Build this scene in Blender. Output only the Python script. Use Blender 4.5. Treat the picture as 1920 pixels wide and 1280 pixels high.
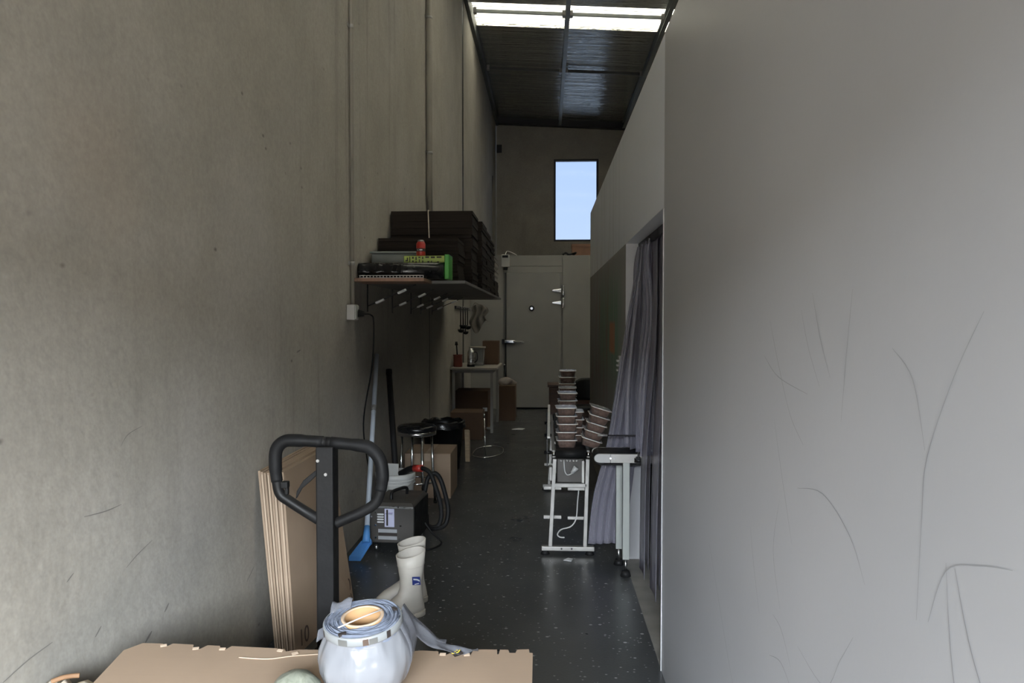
import bpy, bmesh, math, random
from mathutils import Vector, Matrix
random.seed(7)
scene = bpy.context.scene
COL = scene.collection
for o in list(bpy.data.objects): bpy.data.objects.remove(o)

# ------------------------------------------------------------------ camera
F = 1387.0
yaw = math.atan(64 / F); pit = math.atan(40 / F * math.cos(yaw))
fw = Vector((-math.sin(yaw) * math.cos(pit), math.cos(yaw) * math.cos(pit), -math.sin(pit)))
rt = Vector((math.cos(yaw), math.sin(yaw), 0)); up = rt.cross(fw)
cd = bpy.data.cameras.new('camera'); cam = bpy.data.objects.new('camera', cd); COL.objects.link(cam)
cd.sensor_width = 36; cd.lens = F / 1920 * 36; cd.clip_start = .05; cd.clip_end = 300
cam.matrix_world = Matrix(((rt.x, up.x, -fw.x, 0), (rt.y, up.y, -fw.y, 0), (rt.z, up.z, -fw.z, 1.5), (0, 0, 0, 1)))
scene.camera = cam

# ------------------------------------------------------------------ world, sun, daylight, exposure
w = bpy.data.worlds.new('sky'); scene.world = w; w.use_nodes = True
nt = w.node_tree; nt.nodes.clear()
tc = nt.nodes.new('ShaderNodeTexCoord'); sx = nt.nodes.new('ShaderNodeSeparateXYZ')
cr = nt.nodes.new('ShaderNodeValToRGB'); bg = nt.nodes.new('ShaderNodeBackground'); wo = nt.nodes.new('ShaderNodeOutputWorld')
cr.color_ramp.elements[0].position = 0.0; cr.color_ramp.elements[0].color = (.66, .79, .97, 1)
cr.color_ramp.elements[1].position = .5; cr.color_ramp.elements[1].color = (.34, .54, .95, 1)
nt.links.new(tc.outputs['Generated'], sx.inputs[0]); nt.links.new(sx.outputs['Z'], cr.inputs[0])
nt.links.new(cr.outputs[0], bg.inputs[0]); nt.links.new(bg.outputs[0], wo.inputs[0])
bg.inputs[1].default_value = 1.85

sd = bpy.data.lights.new('sun', 'SUN'); sd.energy = 20.0; sd.angle = math.radians(1.5); sd.color = (1, .92, .78)
sun = bpy.data.objects.new('sun', sd); COL.objects.link(sun)
sun.rotation_euler = (math.radians(32), 0, math.radians(-25))      # high, from behind the camera

# daylight entering through the raised roller door behind the camera
def area(name, loc, tgt, sx_, sy_, power, col):
    l = bpy.data.lights.new(name, 'AREA'); l.shape = 'RECTANGLE'; l.size = sx_; l.size_y = sy_; l.energy = power; l.color = col
    o = bpy.data.objects.new(name, l); COL.objects.link(o); o.location = loc
    o.rotation_euler = (Vector(tgt) - Vector(loc)).to_track_quat('-Z', 'Y').to_euler(); return o
area('daylight_at_roller_door', (1.1, -13.0, 6.2), (0, 3, 1.0), 16.0, 4.6, 22500, (.86, .935, 1.0))        # bright sky over the forecourt
area('forecourt_bounce_fill', (0.6, -4.8, .02), (0.6, -4.75, 1.0), 7.0, 5.6, 1100, (1.0, .86, .64))   # added fill lamp standing in for light off the sunlit concrete outside
scene.view_settings.view_transform = 'Standard'; scene.view_settings.look = 'None'
scene.view_settings.gamma = 1; scene.view_settings.use_curve_mapping = False
scene.view_settings.exposure = 0.05
scene.cycles.max_bounces = 7; scene.cycles.diffuse_bounces = 4; scene.cycles.glossy_bounces = 3; scene.cycles.transparent_max_bounces = 10; scene.cycles.caustics_reflective = False; scene.cycles.caustics_refractive = False

# ------------------------------------------------------------------ materials
def nodes(m):
    m.use_nodes = True; n = m.node_tree; n.nodes.clear()
    out = n.nodes.new('ShaderNodeOutputMaterial'); return n, out
def L(n, a, b): n.links.new(a, b)
def coords(n, stretch=(1, 1, 1), kind='Object'):
    t = n.nodes.new('ShaderNodeTexCoord'); mp = n.nodes.new('ShaderNodeMapping'); mp.inputs['Scale'].default_value = stretch
    L(n, t.outputs[kind], mp.inputs[0]); return mp.outputs[0]
def noise(n, co, scale, detail=2, rough=.55, dist=0):
    t = n.nodes.new('ShaderNodeTexNoise'); t.inputs['Scale'].default_value = scale; t.inputs['Detail'].default_value = detail
    t.inputs['Roughness'].default_value = rough; t.inputs['Distortion'].default_value = dist; L(n, co, t.inputs['Vector']); return t.outputs[0]
def ramp(n, fac, stops):
    r = n.nodes.new('ShaderNodeValToRGB'); e = r.color_ramp.elements
    while len(e) < len(stops): e.new(.5)
    for i, (p, c) in enumerate(stops):
        e[i].position = p; e[i].color = (c[0], c[1], c[2], 1) if hasattr(c, '__len__') else (c, c, c, 1)
    L(n, fac, r.inputs[0]); return r.outputs[0]
def mixc(n, fac, a, b, mode='MIX'):
    x = n.nodes.new('ShaderNodeMix'); x.data_type = 'RGBA'; x.blend_type = mode
    for sock, v in ((0, fac), (6, a), (7, b)):
        if hasattr(v, 'is_linked'): L(n, v, x.inputs[sock])
        elif sock == 0: x.inputs[0].default_value = v
        else: x.inputs[sock].default_value = (*v[:3], 1)
    return x.outputs[2]
def math_(n, op, a, b=0.0, c=None):
    x = n.nodes.new('ShaderNodeMath'); x.operation = op
    for i, v in enumerate((a, b) if c is None else (a, b, c)):
        if hasattr(v, 'is_linked'): L(n, v, x.inputs[i])
        else: x.inputs[i].default_value = v
    return x.outputs[0]
def bump(n, h, strength=.3, dist=.01):
    b = n.nodes.new('ShaderNodeBump'); b.inputs['Strength'].default_value = strength; b.inputs['Distance'].default_value = dist
    L(n, h, b.inputs['Height']); return b.outputs[0]
def principled(n, out, col=(.5, .5, .5), rough=.5, metal=0, nrm=None, **kw):
    p = n.nodes.new('ShaderNodeBsdfPrincipled')
    for s, v in (('Base Color', col), ('Roughness', rough), ('Metallic', metal)):
        if hasattr(v, 'is_linked'): L(n, v, p.inputs[s])
        else: p.inputs[s].default_value = (*v[:3], 1) if s == 'Base Color' else v
    if nrm is not None: L(n, nrm, p.inputs['Normal'])
    for k, v in kw.items(): p.inputs[k.replace('_', ' ')].default_value = v
    if out is not None: L(n, p.outputs[0], out.inputs[0])
    return p.outputs[0]
MATS = {}
def simple(name, col, rough=.55, metal=0, var=.12, vs=7, bs=0, bst=.15, stretch=(1, 1, 1), rv=.1, **kw):
    m = bpy.data.materials.new(name); n, out = nodes(m); co = coords(n, stretch)
    nz = noise(n, co, vs)
    c = ramp(n, nz, [(.3, [x * (1 - var) for x in col]), (.7, [min(1, x * (1 + var)) for x in col])])
    r = ramp(n, nz, [(.3, max(.02, rough - rv)), (.7, min(1, rough + rv))])
    nr = bump(n, noise(n, co, bs), bst, .004) if bs else None
    principled(n, out, c, r, metal, nr, **kw); MATS[name] = m; return m
def clear(name, col, opacity=.4, rough=.2, bs=0, bst=.4, stretch=(1, 1, 1)):
    m = bpy.data.materials.new(name); n, out = nodes(m); co = coords(n, stretch)
    nr = bump(n, noise(n, co, bs), bst, .01) if bs else None
    p = principled(n, None, col, rough, 0, nr)
    t = n.nodes.new('ShaderNodeBsdfTransparent'); t.inputs[0].default_value = (*[min(1, .5 + x * .5) for x in col], 1)
    mx = n.nodes.new('ShaderNodeMixShader')
    lw = n.nodes.new('ShaderNodeLayerWeight'); lw.inputs[0].default_value = .35
    fac = math_(n, 'MULTIPLY_ADD', lw.outputs['Facing'], .35, opacity); fac.node.use_clamp = True
    L(n, fac, mx.inputs[0]); L(n, t.outputs[0], mx.inputs[1]); L(n, p, mx.inputs[2]); L(n, mx.outputs[0], out.inputs[0])
    MATS[name] = m; return m

def concrete():
    m = bpy.data.materials.new('concrete_wall'); n, out = nodes(m); co = coords(n)
    big = noise(n, co, .55, 3, .6, .3); mid = noise(n, co, 2.6, 4, .65); fine = noise(n, co, 45, 2, .7)
    c = ramp(n, big, [(.25, (.325, .302, .262)), (.5, (.375, .352, .312)), (.75, (.40, .38, .35))])
    c = mixc(n, .55, c, ramp(n, mid, [(.3, (.42, .42, .42)), (.7, (.57, .57, .57))]), 'OVERLAY')
    c = mixc(n, .22, c, ramp(n, fine, [(.3, .3), (.7, .65)]), 'OVERLAY')
    # run-down water stains, only in patches
    st = noise(n, coords(n, (1, 5.0, .22)), 1.1, 5, .7)
    pm = noise(n, co, .33, 2)
    f = math_(n, 'MULTIPLY', ramp(n, st, [(.55, 0.), (.72, 1.)]), ramp(n, pm, [(.5, 0.), (.65, .55)]))
    c = mixc(n, f, c, (.14, .125, .105))
    # damp patches in the lower part and rusty blot
    dp = noise(n, co, 1.7, 5, .6)
    sep = n.nodes.new('ShaderNodeSeparateXYZ'); L(n, co, sep.inputs[0])
    low = n.nodes.new('ShaderNodeMapRange'); low.inputs[1].default_value = .9; low.inputs[2].default_value = .1; L(n, sep.outputs['Z'], low.inputs[0])
    f2 = math_(n, 'MULTIPLY', ramp(n, dp, [(.5, 0.), (.56, .28)]), low.outputs[0])
    c = mixc(n, f2, c, (.22, .215, .205))
    vd = n.nodes.new('ShaderNodeVectorMath'); vd.operation = 'DISTANCE'; L(n, co, vd.inputs[0]); vd.inputs[1].default_value = (-1.28, 2.1, 1.98)
    f3 = math_(n, 'MULTIPLY', ramp(n, vd.outputs['Value'], [(.02, .35), (.3, 0.)]), mid)
    c = mixc(n, f3, c, (.38, .25, .16))
    # small dark pits and scuffs
    pv = n.nodes.new('ShaderNodeTexVoronoi'); pv.inputs['Scale'].default_value = 6.0; L(n, coords(n, (1, 1, 1.6)), pv.inputs['Vector'])
    pits = math_(n, 'MULTIPLY', ramp(n, pv.outputs['Distance'], [(.03, .8), (.10, 0.)]), ramp(n, noise(n, co, 1.9, 3), [(.5, 0.), (.6, 1.)]))
    c = mixc(n, pits, c, (.12, .11, .10))
    principled(n, out, c, .8, 0, bump(n, noise(n, co, 14, 3, .65), .2, .012), Specular_IOR_Level=.25); MATS['concrete'] = m
concrete()
def partition():
    m = bpy.data.materials.new('painted_panel'); n, out = nodes(m); co = coords(n)
    big = noise(n, co, .8, 4); fine = noise(n, co, 60, 3)
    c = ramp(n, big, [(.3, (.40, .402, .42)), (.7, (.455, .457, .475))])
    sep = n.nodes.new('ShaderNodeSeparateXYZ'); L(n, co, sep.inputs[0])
    upper_sheen = math_(n, 'MULTIPLY', math_(n, 'GREATER_THAN', sep.outputs['Y'], 3.15), math_(n, 'GREATER_THAN', sep.outputs['Z'], 1.975))
    c = mixc(n, upper_sheen, c, (.78, .81, .87))  # window light on the upper far wall, painted in as paler blue-grey
    # faded mural paint on the far stretch: green and orange dry-brushed strokes
    def band(v, a, b, s):
        x = n.nodes.new('ShaderNodeMapRange'); x.inputs[1].default_value = a; x.inputs[2].default_value = a + s; L(n, v, x.inputs[0])
        y = n.nodes.new('ShaderNodeMapRange'); y.inputs[1].default_value = b; y.inputs[2].default_value = b - s; L(n, v, y.inputs[0])
        return math_(n, 'MULTIPLY', x.outputs[0], y.outputs[0])
    brush = noise(n, coords(n, (1, 6, .8)), 1.6, 6, .65)
    Y, Z = sep.outputs['Y'], sep.outputs['Z']
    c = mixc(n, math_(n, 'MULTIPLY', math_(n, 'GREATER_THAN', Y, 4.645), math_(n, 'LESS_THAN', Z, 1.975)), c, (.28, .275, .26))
    g = math_(n, 'MULTIPLY', math_(n, 'MULTIPLY', band(Y, 4.75, 7.2, .5), band(Z, .9, 1.95, .35)), ramp(n, brush, [(.35, .35), (.55, 1.)]))
    c = mixc(n, g, c, (.14, .25, .165))
    g2 = math_(n, 'MULTIPLY', math_(n, 'MULTIPLY', band(Y, 5.6, 8.4, .5), band(Z, .5, 2.2, .5)), ramp(n, brush, [(.5, 0.), (.6, .75)]))
    c = mixc(n, g2, c, (.27, .16, .13))
    o_ = math_(n, 'MULTIPLY', math_(n, 'MULTIPLY', band(Y, 5.35, 5.85, .06), band(Z, 1.24, 1.5, .03)), ramp(n, brush, [(.3, .5), (.5, .95)]))
    c = mixc(n, o_, c, (.5, .2, .1))
    run = noise(n, coords(n, (1, 7, .35)), 1.5, 5, .7)
    f = math_(n, 'MULTIPLY', ramp(n, run, [(.5, 0.), (.75, .35)]), band(Y, 4.4, 8.5, .6))
    c = mixc(n, f, c, (.2, .19, .19))
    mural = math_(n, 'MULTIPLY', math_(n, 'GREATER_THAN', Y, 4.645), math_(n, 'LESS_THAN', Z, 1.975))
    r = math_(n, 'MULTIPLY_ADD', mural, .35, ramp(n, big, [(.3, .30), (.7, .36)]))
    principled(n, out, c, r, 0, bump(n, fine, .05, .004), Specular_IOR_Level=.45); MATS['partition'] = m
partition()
def epoxy():
    m = bpy.data.materials.new('epoxy_floor'); n, out = nodes(m); co = coords(n)
    big = noise(n, co, 1.1, 4)
    c = ramp(n, big, [(.3, (.036, .038, .040)), (.7, (.058, .061, .062))])
    for sc, th, tone in ((34, .13, .30), (17, .11, .42)):
        v = n.nodes.new('ShaderNodeTexVoronoi'); v.inputs['Scale'].default_value = sc; v.inputs['Randomness'].default_value = 1
        L(n, coords(n, (1, 1.2, 1)), v.inputs['Vector'])
        keep = ramp(n, v.outputs['Color'], [(.52, 0.), (.54, 1.)])
        f = math_(n, 'MULTIPLY', ramp(n, v.outputs['Distance'], [(th, .9), (th + .06, 0.)]), keep)
        c = mixc(n, f, c, (tone, tone, tone * 1.0))
    r = ramp(n, noise(n, co, 3.5, 3, .6), [(.3, .27), (.7, .36)])
    principled(n, out, c, r, 0, bump(n, noise(n, co, 90, 1), .12, .003), Specular_IOR_Level=.5); MATS['epoxy'] = m
epoxy()
def foil():
    m = bpy.data.materials.new('foil_insulation'); n, out = nodes(m)
    a = noise(n, coords(n, (.22, 3.2, 1)), 2.4, 5, .6, .8); b = noise(n, coords(n, (.6, 9, 1)), 3.5, 3, .6, .5)
    h = math_(n, 'ADD', a, math_(n, 'MULTIPLY', b, .28))
    c = ramp(n, noise(n, coords(n), .9), [(.3, (.52, .52, .49)), (.7, (.66, .66, .62))])
    principled(n, out, c, .16, 1.0, bump(n, h, .95, .06)); MATS['foil'] = m
foil()
def skylight():
    m = bpy.data.materials.new('fibreglass_skylight'); n, out = nodes(m)
    c = ramp(n, noise(n, coords(n, (.3, 3, 1)), 3), [(.3, (.84, .81, .64)), (.7, (.95, .92, .76))])
    t = n.nodes.new('ShaderNodeBsdfTranslucent'); L(n, c, t.inputs[0])
    d = n.nodes.new('ShaderNodeBsdfDiffuse'); L(n, c, d.inputs[0])
    mx = n.nodes.new('ShaderNodeMixShader'); mx.inputs[0].default_value = .15
    L(n, t.outputs[0], mx.inputs[1]); L(n, d.outputs[0], mx.inputs[2]); L(n, mx.outputs[0], out.inputs[0]); MATS['skylight'] = m
skylight()
def glass():
    m = bpy.data.materials.new('tinted_window_glass'); n, out = nodes(m)
    t = n.nodes.new('ShaderNodeBsdfTransparent'); t.inputs[0].default_value = (.70, .72, .76, 1)
    g = n.nodes.new('ShaderNodeBsdfGlossy'); g.inputs['Roughness'].default_value = .05
    fr = n.nodes.new('ShaderNodeFresnel'); fr.inputs[0].default_value = 1.18
    mx = n.nodes.new('ShaderNodeMixShader'); L(n, fr.outputs[0], mx.inputs[0]); L(n, t.outputs[0], mx.inputs[1]); L(n, g.outputs[0], mx.inputs[2])
    L(n, mx.outputs[0], out.inputs[0]); MATS['glass'] = m
glass()
def cardboard(name, col, var=.08):
    m = bpy.data.materials.new(name); n, out = nodes(m); co = coords(n)
    a = noise(n, co, 3, 4); b = noise(n, coords(n, (1, 60, 1)), 4, 2)
    c = ramp(n, a, [(.3, [x * (1 - var) for x in col]), (.7, [x * (1 + var) for x in col])])
    c = mixc(n, .07, c, ramp(n, b, [(.35, .42), (.65, .58)]), 'OVERLAY')
    principled(n, out, c, .8, 0, bump(n, a, .1, .004), Specular_IOR_Level=.2); MATS[name] = m
cardboard('card', (.335, .245, .175)); cardboard('card_edge', (.46, .355, .265), .18); cardboard('card_dark', (.020, .015, .012)); cardboard('card_shaded', (.115, .075, .053))  # last one is cardboard darkened for the shade around the far table
simple('black_paint', (.011, .0105, .0105), .55, 0, .25, 9, 60, .15, Specular_IOR_Level=.25)
simple('black_rubber', (.011, .011, .0115), .6, 0, .2, 12, Specular_IOR_Level=.22)
simple('black_plastic', (.009, .009, .0095), .4, 0, .25, 12, Specular_IOR_Level=.25)
simple('bin_bag', (.010, .010, .011), .25, 0, .2, 10, 14, .6)
simple('steel', (.52, .52, .51), .32, 1, .1, 15, 0, .1, (1, 1, 8))
simple('chrome', (.78, .78, .79), .14, 1, .04, 10)
simple('machine_steel', (.07, .064, .059), .48, .35, .08, 6)
simple('alu', (.33, .32, .305), .45, .5, .08, 20)
simple('galv', (.30, .315, .30), .5, .6, .14, 6)
simple('roof_steel', (.085, .09, .088), .55, .3, .15, 5)
simple('dark_frame', (.02, .02, .026), .5, .2)
simple('white_plastic', (.50, .50, .49), .45, 0, .05)
simple('bucket_white', (.56, .56, .54), .4, 0, .06)
simple('cream_rubber', (.47, .435, .385), .5, 0, .06, 14, 30, .1)
simple('cream_sole', (.38, .35, .30), .65, 0, .1, 14)
simple('boot_lining', (.42, .39, .35), .85, 0, .1, 14)
simple('pale_blue', (.47, .52, .60), .4, 0, .05)
simple('broom_blue', (.085, .27, .62), .5, 0, .1)
simple('bristle_blue', (.06, .22, .55), .75, 0, .3, 200, 0, .1, (40, 40, 1))
simple('coldroom_panel', (.33, .325, .305), .5, 0, .07, 1.6, 30, .05)
simple('coldroom_door', (.31, .308, .295), .48, 0, .07, 1.9, 30, .05)
simple('red', (.42, .035, .025), .4, 0, .15); simple('green', (.05, .29, .035), .4, 0, .12); simple('lime', (.34, .42, .09), .5, 0, .12)
simple('ink', (.022, .016, .014), .7); simple('ink_blue', (.02, .035, .17), .5); simple('print_white', (.58, .59, .60), .5); simple('ink_brown', (.075, .048, .035), .8)
simple('yellow', (.72, .56, .05), .5); simple('mark_grey', (.11, .11, .105), .5); simple('band_white', (.22, .23, .235), .4); simple('bright_white', (.82, .82, .80), .35); simple('lilac', (.46, .46, .60), .45); simple('purple', (.16, .10, .26), .5); simple('grey_plate', (.36, .365, .38), .45, .3)
simple('grey_tub', (.20, .22, .215), .55); simple('meat', (.27, .165, .13), .45, 0, .38, 42, 50, .6); simple('tray_rim', (.72, .66, .60), .3)
simple('film_silver', (.80, .82, .88), .2, .3, .12, 12, 22, .5)
simple('core_card', (.40, .235, .11), .75, 0, .1, 20); simple('core_rim', (.46, .34, .24), .8, 0, .12, 20)
simple('wood_dark', (.065, .032, .02), .5, 0, .3, 4, 0, .1, (1, 1, 10)); simple('wood_pale', (.42, .32, .21), .75, 0, .2, 5, 30, .2, (1, 8, 8))
simple('shelf_wood', (.28, .165, .115), .6, 0, .15, 6, 0, .1, (8, 1, 1)); simple('shelf_under', (.135, .13, .125), .6, 0, .12, 4)
simple('table_top', (.30, .275, .245), .5, 0, .08); simple('table_leg', (.22, .215, .21), .5, .1, .08)
simple('cloth', (.20, .185, .165), .9, 0, .15, 10, 25, .3); simple('pot_red', (.22, .06, .045), .5); simple('paper', (.62, .55, .45), .8, 0, .18, 16, 20, .4)
simple('scuff', (.31, .31, .32), .7, 0, .2); simple('scuff_dark', (.19, .18, .165), .8); simple('dent', (.50, .50, .52), .5)
simple('outside_concrete', (.42, .41, .39), .85, 0, .1, .6); simple('outside_wall', (.5, .49, .47), .8, 0, .08, .5)
simple('dusty_slab', (.20, .19, .175), .75, 0, .25, 6, 60, .2); simple('room_panel', (.22, .22, .235), .6, 0, .08, 1)
simple('brown_stain', (.22, .12, .06), .8); simple('orange_card', (.24, .13, .085), .7)
clear('strip_pvc', (.38, .37, .44), .34, .3, 5, .5, (3, 6, .25)); clear('clear_tub', (.38, .40, .40), .35, .2)
clear('film_clear', (.34, .35, .39), .24, .16, 14, .7); clear('film_blue', (.19, .215, .275), .78, .16, 26, .8)
clear('tray_clear', (.42, .34, .30), .16, .15); clear('bag_clear', (.42, .37, .34), .42, .25, 12, 1.); clear('perspex', (.40, .40, .40), .3, .3)
def wrap():
    m = bpy.data.materials.new('wrap_film'); n, out = nodes(m)
    h = math_(n, 'ADD', noise(n, coords(n, (5, 5, .6)), 3.2, 2, .5, .5), math_(n, 'MULTIPLY', noise(n, coords(n), 15, 1), .2))
    c = ramp(n, noise(n, coords(n), 9), [(.3, (.165, .17, .185)), (.7, (.21, .215, .23))])
    principled(n, out, c, .15, 0, bump(n, h, .4, .02), Specular_IOR_Level=.3); MATS['wrap'] = m
wrap()
def greenish():
    m = bpy.data.materials.new('pale_green_wrap'); n, out = nodes(m); co = coords(n)
    v = noise(n, co, 26, 5, .65, 1.2)
    c = ramp(n, v, [(.42, (.17, .18, .14)), (.5, (.225, .235, .19)), (.58, (.25, .26, .21))])
    principled(n, out, c, .3, 0, bump(n, v, .25, .004)); MATS['pale_green'] = m
greenish()

# ------------------------------------------------------------------ mesh builder
ROOT = {}
def rotm(rx=0, ry=0, rz=0): return Matrix.Rotation(rz, 3, 'Z') @ Matrix.Rotation(ry, 3, 'Y') @ Matrix.Rotation(rx, 3, 'X')
class MB:
    def __init__(s): s.v = []; s.f = []; s.s = []
    def add(s, vs, fs, smooth=False):
        b = len(s.v); s.v += [Vector(p) for p in vs]; s.f += [tuple(i + b for i in f) for f in fs]; s.s += [smooth] * len(fs); return s
    def box(s, c, d, R=None):
        hx, hy, hz = d[0] / 2, d[1] / 2, d[2] / 2
        vs = [Vector((x, y, z)) for x in (-hx, hx) for y in (-hy, hy) for z in (-hz, hz)]
        if R is not None: vs = [R @ p for p in vs]
        return s.add([p + Vector(c) for p in vs], [(0, 1, 3, 2), (4, 6, 7, 5), (0, 4, 5, 1), (2, 3, 7, 6), (0, 2, 6, 4), (1, 5, 7, 3)])
    def bb(s, a, b): return s.box([(a[i] + b[i]) / 2 for i in range(3)], [abs(b[i] - a[i]) for i in range(3)])
    def bar(s, p, q, wd, ht, upv=(0, 0, 1)):
        p, q = Vector(p), Vector(q); d = (q - p); ln = d.length; d.normalize(); u = Vector(upv)
        if abs(d.dot(u)) > .98: u = Vector((0, 1, 0))
        sd = d.cross(u).normalized(); u = sd.cross(d).normalized()
        R = Matrix((sd, d, u)).transposed(); return s.box((p + q) / 2, (wd, ln, ht), R)
    def frame(s, p, q):
        d = (Vector(q) - Vector(p)).normalized(); u = Vector((0, 0, 1)) if abs(d.z) < .95 else Vector((0, 1, 0))
        a = d.cross(u).normalized(); return a, a.cross(d).normalized()
    def cyl(s, p, q, r, r2=None, n=16, caps=True):
        r2 = r if r2 is None else r2; p, q = Vector(p), Vector(q); a, b = s.frame(p, q); vs = []
        for c, rr in ((p, r), (q, r2)):
            for i in range(n):
                t = 2 * math.pi * i / n; vs.append(c + a * rr * math.cos(t) + b * rr * math.sin(t))
        s.add(vs, [(i, (i + 1) % n, n + (i + 1) % n, n + i) for i in range(n)], True)
        if caps:
            s.add(vs[:n], [tuple(range(n))[::-1]]); s.add(vs[n:], [tuple(range(n))])
        return s
    def tube(s, pts, r, n=10, closed=False, caps=True):
        pts = [Vector(p) for p in pts]; m = len(pts); vs = []; pa = None
        rr = r if hasattr(r, '__len__') else [r] * m
        for i, p in enumerate(pts):
            t = (pts[(i + 1) % m] - pts[i - 1]) if closed or 0 < i < m - 1 else (pts[1] - pts[0] if i == 0 else pts[-1] - pts[-2])
            t.normalize()
            if pa is None:
                u = Vector((0, 0, 1)) if abs(t.z) < .9 else Vector((1, 0, 0)); pa = t.cross(u).normalized()
            pa = (pa - t * pa.dot(t)).normalized(); pb = t.cross(pa)
            vs += [p + pa * rr[i] * math.cos(2 * math.pi * k / n) + pb * rr[i] * math.sin(2 * math.pi * k / n) for k in range(n)]
        fs = []
        for i in range(m if closed else m - 1):
            j = (i + 1) % m
            fs += [(i * n + k, i * n + (k + 1) % n, j * n + (k + 1) % n, j * n + k) for k in range(n)]
        s.add(vs, fs, True)
        if caps and not closed: s.add(vs[:n], [tuple(range(n))[::-1]]); s.add(vs[-n:], [tuple(range(n))])
        return s
    def rings(s, rs, cap0=True, cap1=True, smooth=True):
        n = len(rs[0]); vs = [p for r in rs for p in r]
        fs = [(i * n + k, i * n + (k + 1) % n, (i + 1) * n + (k + 1) % n, (i + 1) * n + k) for i in range(len(rs) - 1) for k in range(n)]
        s.add(vs, fs, smooth)
        if cap0: s.add(rs[0], [tuple(range(n))[::-1]])
        if cap1: s.add(rs[-1], [tuple(range(n))])
        return s
    def lathe(s, prof, c=(0, 0, 0), n=32, cap0=True, cap1=True, fn=None):
        rs = []
        for r, z in prof:
            rs.append([Vector((c[0] + (r * (fn(2 * math.pi * k / n, z) if fn else 1)) * math.cos(2 * math.pi * k / n), c[1] + (r * (fn(2 * math.pi * k / n, z) if fn else 1)) * math.sin(2 * math.pi * k / n), c[2] + z)) for k in range(n)])
        return s.rings(rs, cap0, cap1)
    def prism(s, poly, n0, off):
        a = [Vector(p) for p in poly]; o = Vector(n0).normalized() * off; b = [p + o for p in a]; m = len(a)
        return s.add(a + b, [tuple(range(m))[::-1], tuple(range(m, 2 * m))] + [(i, (i + 1) % m, m + (i + 1) % m, m + i) for i in range(m)])
    def grid(s, fn, nu, nv, smooth=True):
        vs = [Vector(fn(i / (nu - 1), j / (nv - 1))) for i in range(nu) for j in range(nv)]
        return s.add(vs, [(i * nv + j, (i + 1) * nv + j, (i + 1) * nv + j + 1, i * nv + j + 1) for i in range(nu - 1) for j in range(nv - 1)], smooth)
    def build(s, name, mat, parent=None, bevel=0, origin=None, thick=0, seg=2):
        me = bpy.data.meshes.new(name); org = Vector((0, 0, 0))
        if parent is not None:
            r = parent
            while r.parent: r = r.parent
            org = ROOT.get(r.name, Vector((0, 0, 0)))
        elif origin is not None: org = Vector(origin)
        me.from_pydata([p - org for p in s.v], [], s.f); me.polygons.foreach_set('use_smooth', s.s)
        bm = bmesh.new(); bm.from_mesh(me); bmesh.ops.remove_doubles(bm, verts=bm.verts, dist=1e-6)
        bmesh.ops.recalc_face_normals(bm, faces=bm.faces); bm.to_mesh(me); bm.free()
        me.materials.append(MATS[mat]); o = bpy.data.objects.new(name, me); COL.objects.link(o)
        if parent is not None: o.parent = parent
        else:
            o.location = org; ROOT[o.name] = org
        if thick: md = o.modifiers.new('thickness', 'SOLIDIFY'); md.thickness = thick; md.offset = 0
        if bevel:
            md = o.modifiers.new('edges', 'BEVEL'); md.width = bevel; md.segments = seg; md.limit_method = 'ANGLE'; md.angle_limit = math.radians(50)
        return o
def tag(o, label, cat, group=None):
    o['label'] = label; o['category'] = cat
    if group: o['group'] = group
    return o
def thing(name, label, cat, loc=(0, 0, 0), group=None, world=True, rz=0):
    """Empty at the base; parts are given in world coordinates (world) or in the thing's own frame."""
    o = bpy.data.objects.new(name, None); COL.objects.link(o); o.location = loc; o.rotation_euler = (0, 0, rz); o.empty_display_size = .1
    ROOT[o.name] = Vector(loc) if world else Vector((0, 0, 0)); return tag(o, label, cat, group)
def struct(o): o['kind'] = 'structure'; return o
def text(name, body, size, mat, M, parent, depth=.0006):
    cu = bpy.data.curves.new(name, 'FONT'); cu.body = body; cu.size = size; cu.extrude = depth; cu.align_x = 'CENTER'; cu.align_y = 'CENTER'
    t = bpy.data.objects.new('tmp', cu); COL.objects.link(t); bpy.context.view_layer.update()
    me = bpy.data.meshes.new_from_object(t.evaluated_get(bpy.context.evaluated_depsgraph_get())); bpy.data.objects.remove(t)
    r = parent
    while r.parent: r = r.parent
    me.transform(Matrix.Translation(-ROOT.get(r.name, Vector())) @ M); me.materials.clear(); me.materials.append(MATS[mat])
    o = bpy.data.objects.new(name, me); COL.objects.link(o); o.parent = parent; return o
def smoothpath(pts, n=8, closed=False):
    P = [Vector(p) for p in pts]; out = []; m = len(P)
    for i in range(m if closed else m - 1):
        g = (lambda k: P[k % m]) if closed else (lambda k: P[max(0, min(m - 1, k))])
        a, b, c, d = g(i - 1), g(i), g(i + 1), g(i + 2)
        for k in range(n):
            t = k / n; out.append(.5 * ((2 * b) + (c - a) * t + (2 * a - 5 * b + 4 * c - d) * t * t + (3 * b - a - 3 * c + d) * t ** 3))
    if not closed: out.append(P[-1])
    return out

# ------------------------------------------------------------------ the shell
XL, XR, YB, YF = -1.28, .495, 18.92, -1.6
def roofz(x): return 6.62 - .055 * (x - XL)
XO = 7.5
# floor
struct(MB().bb((XL, YF, -.12), (XR, 12.5, 0)).bb((XR, 8.36, -.12), (XO, 12.5, 0)).build('floor', 'epoxy'))
struct(MB().bb((XR, YF, -.12), (XO, 8.36, -.001)).build('floor_workroom', 'dusty_slab'))
struct(MB().bb((-14, -26, -.16), (20, YF, -.02)).build('floor_forecourt', 'outside_concrete'))
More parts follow.
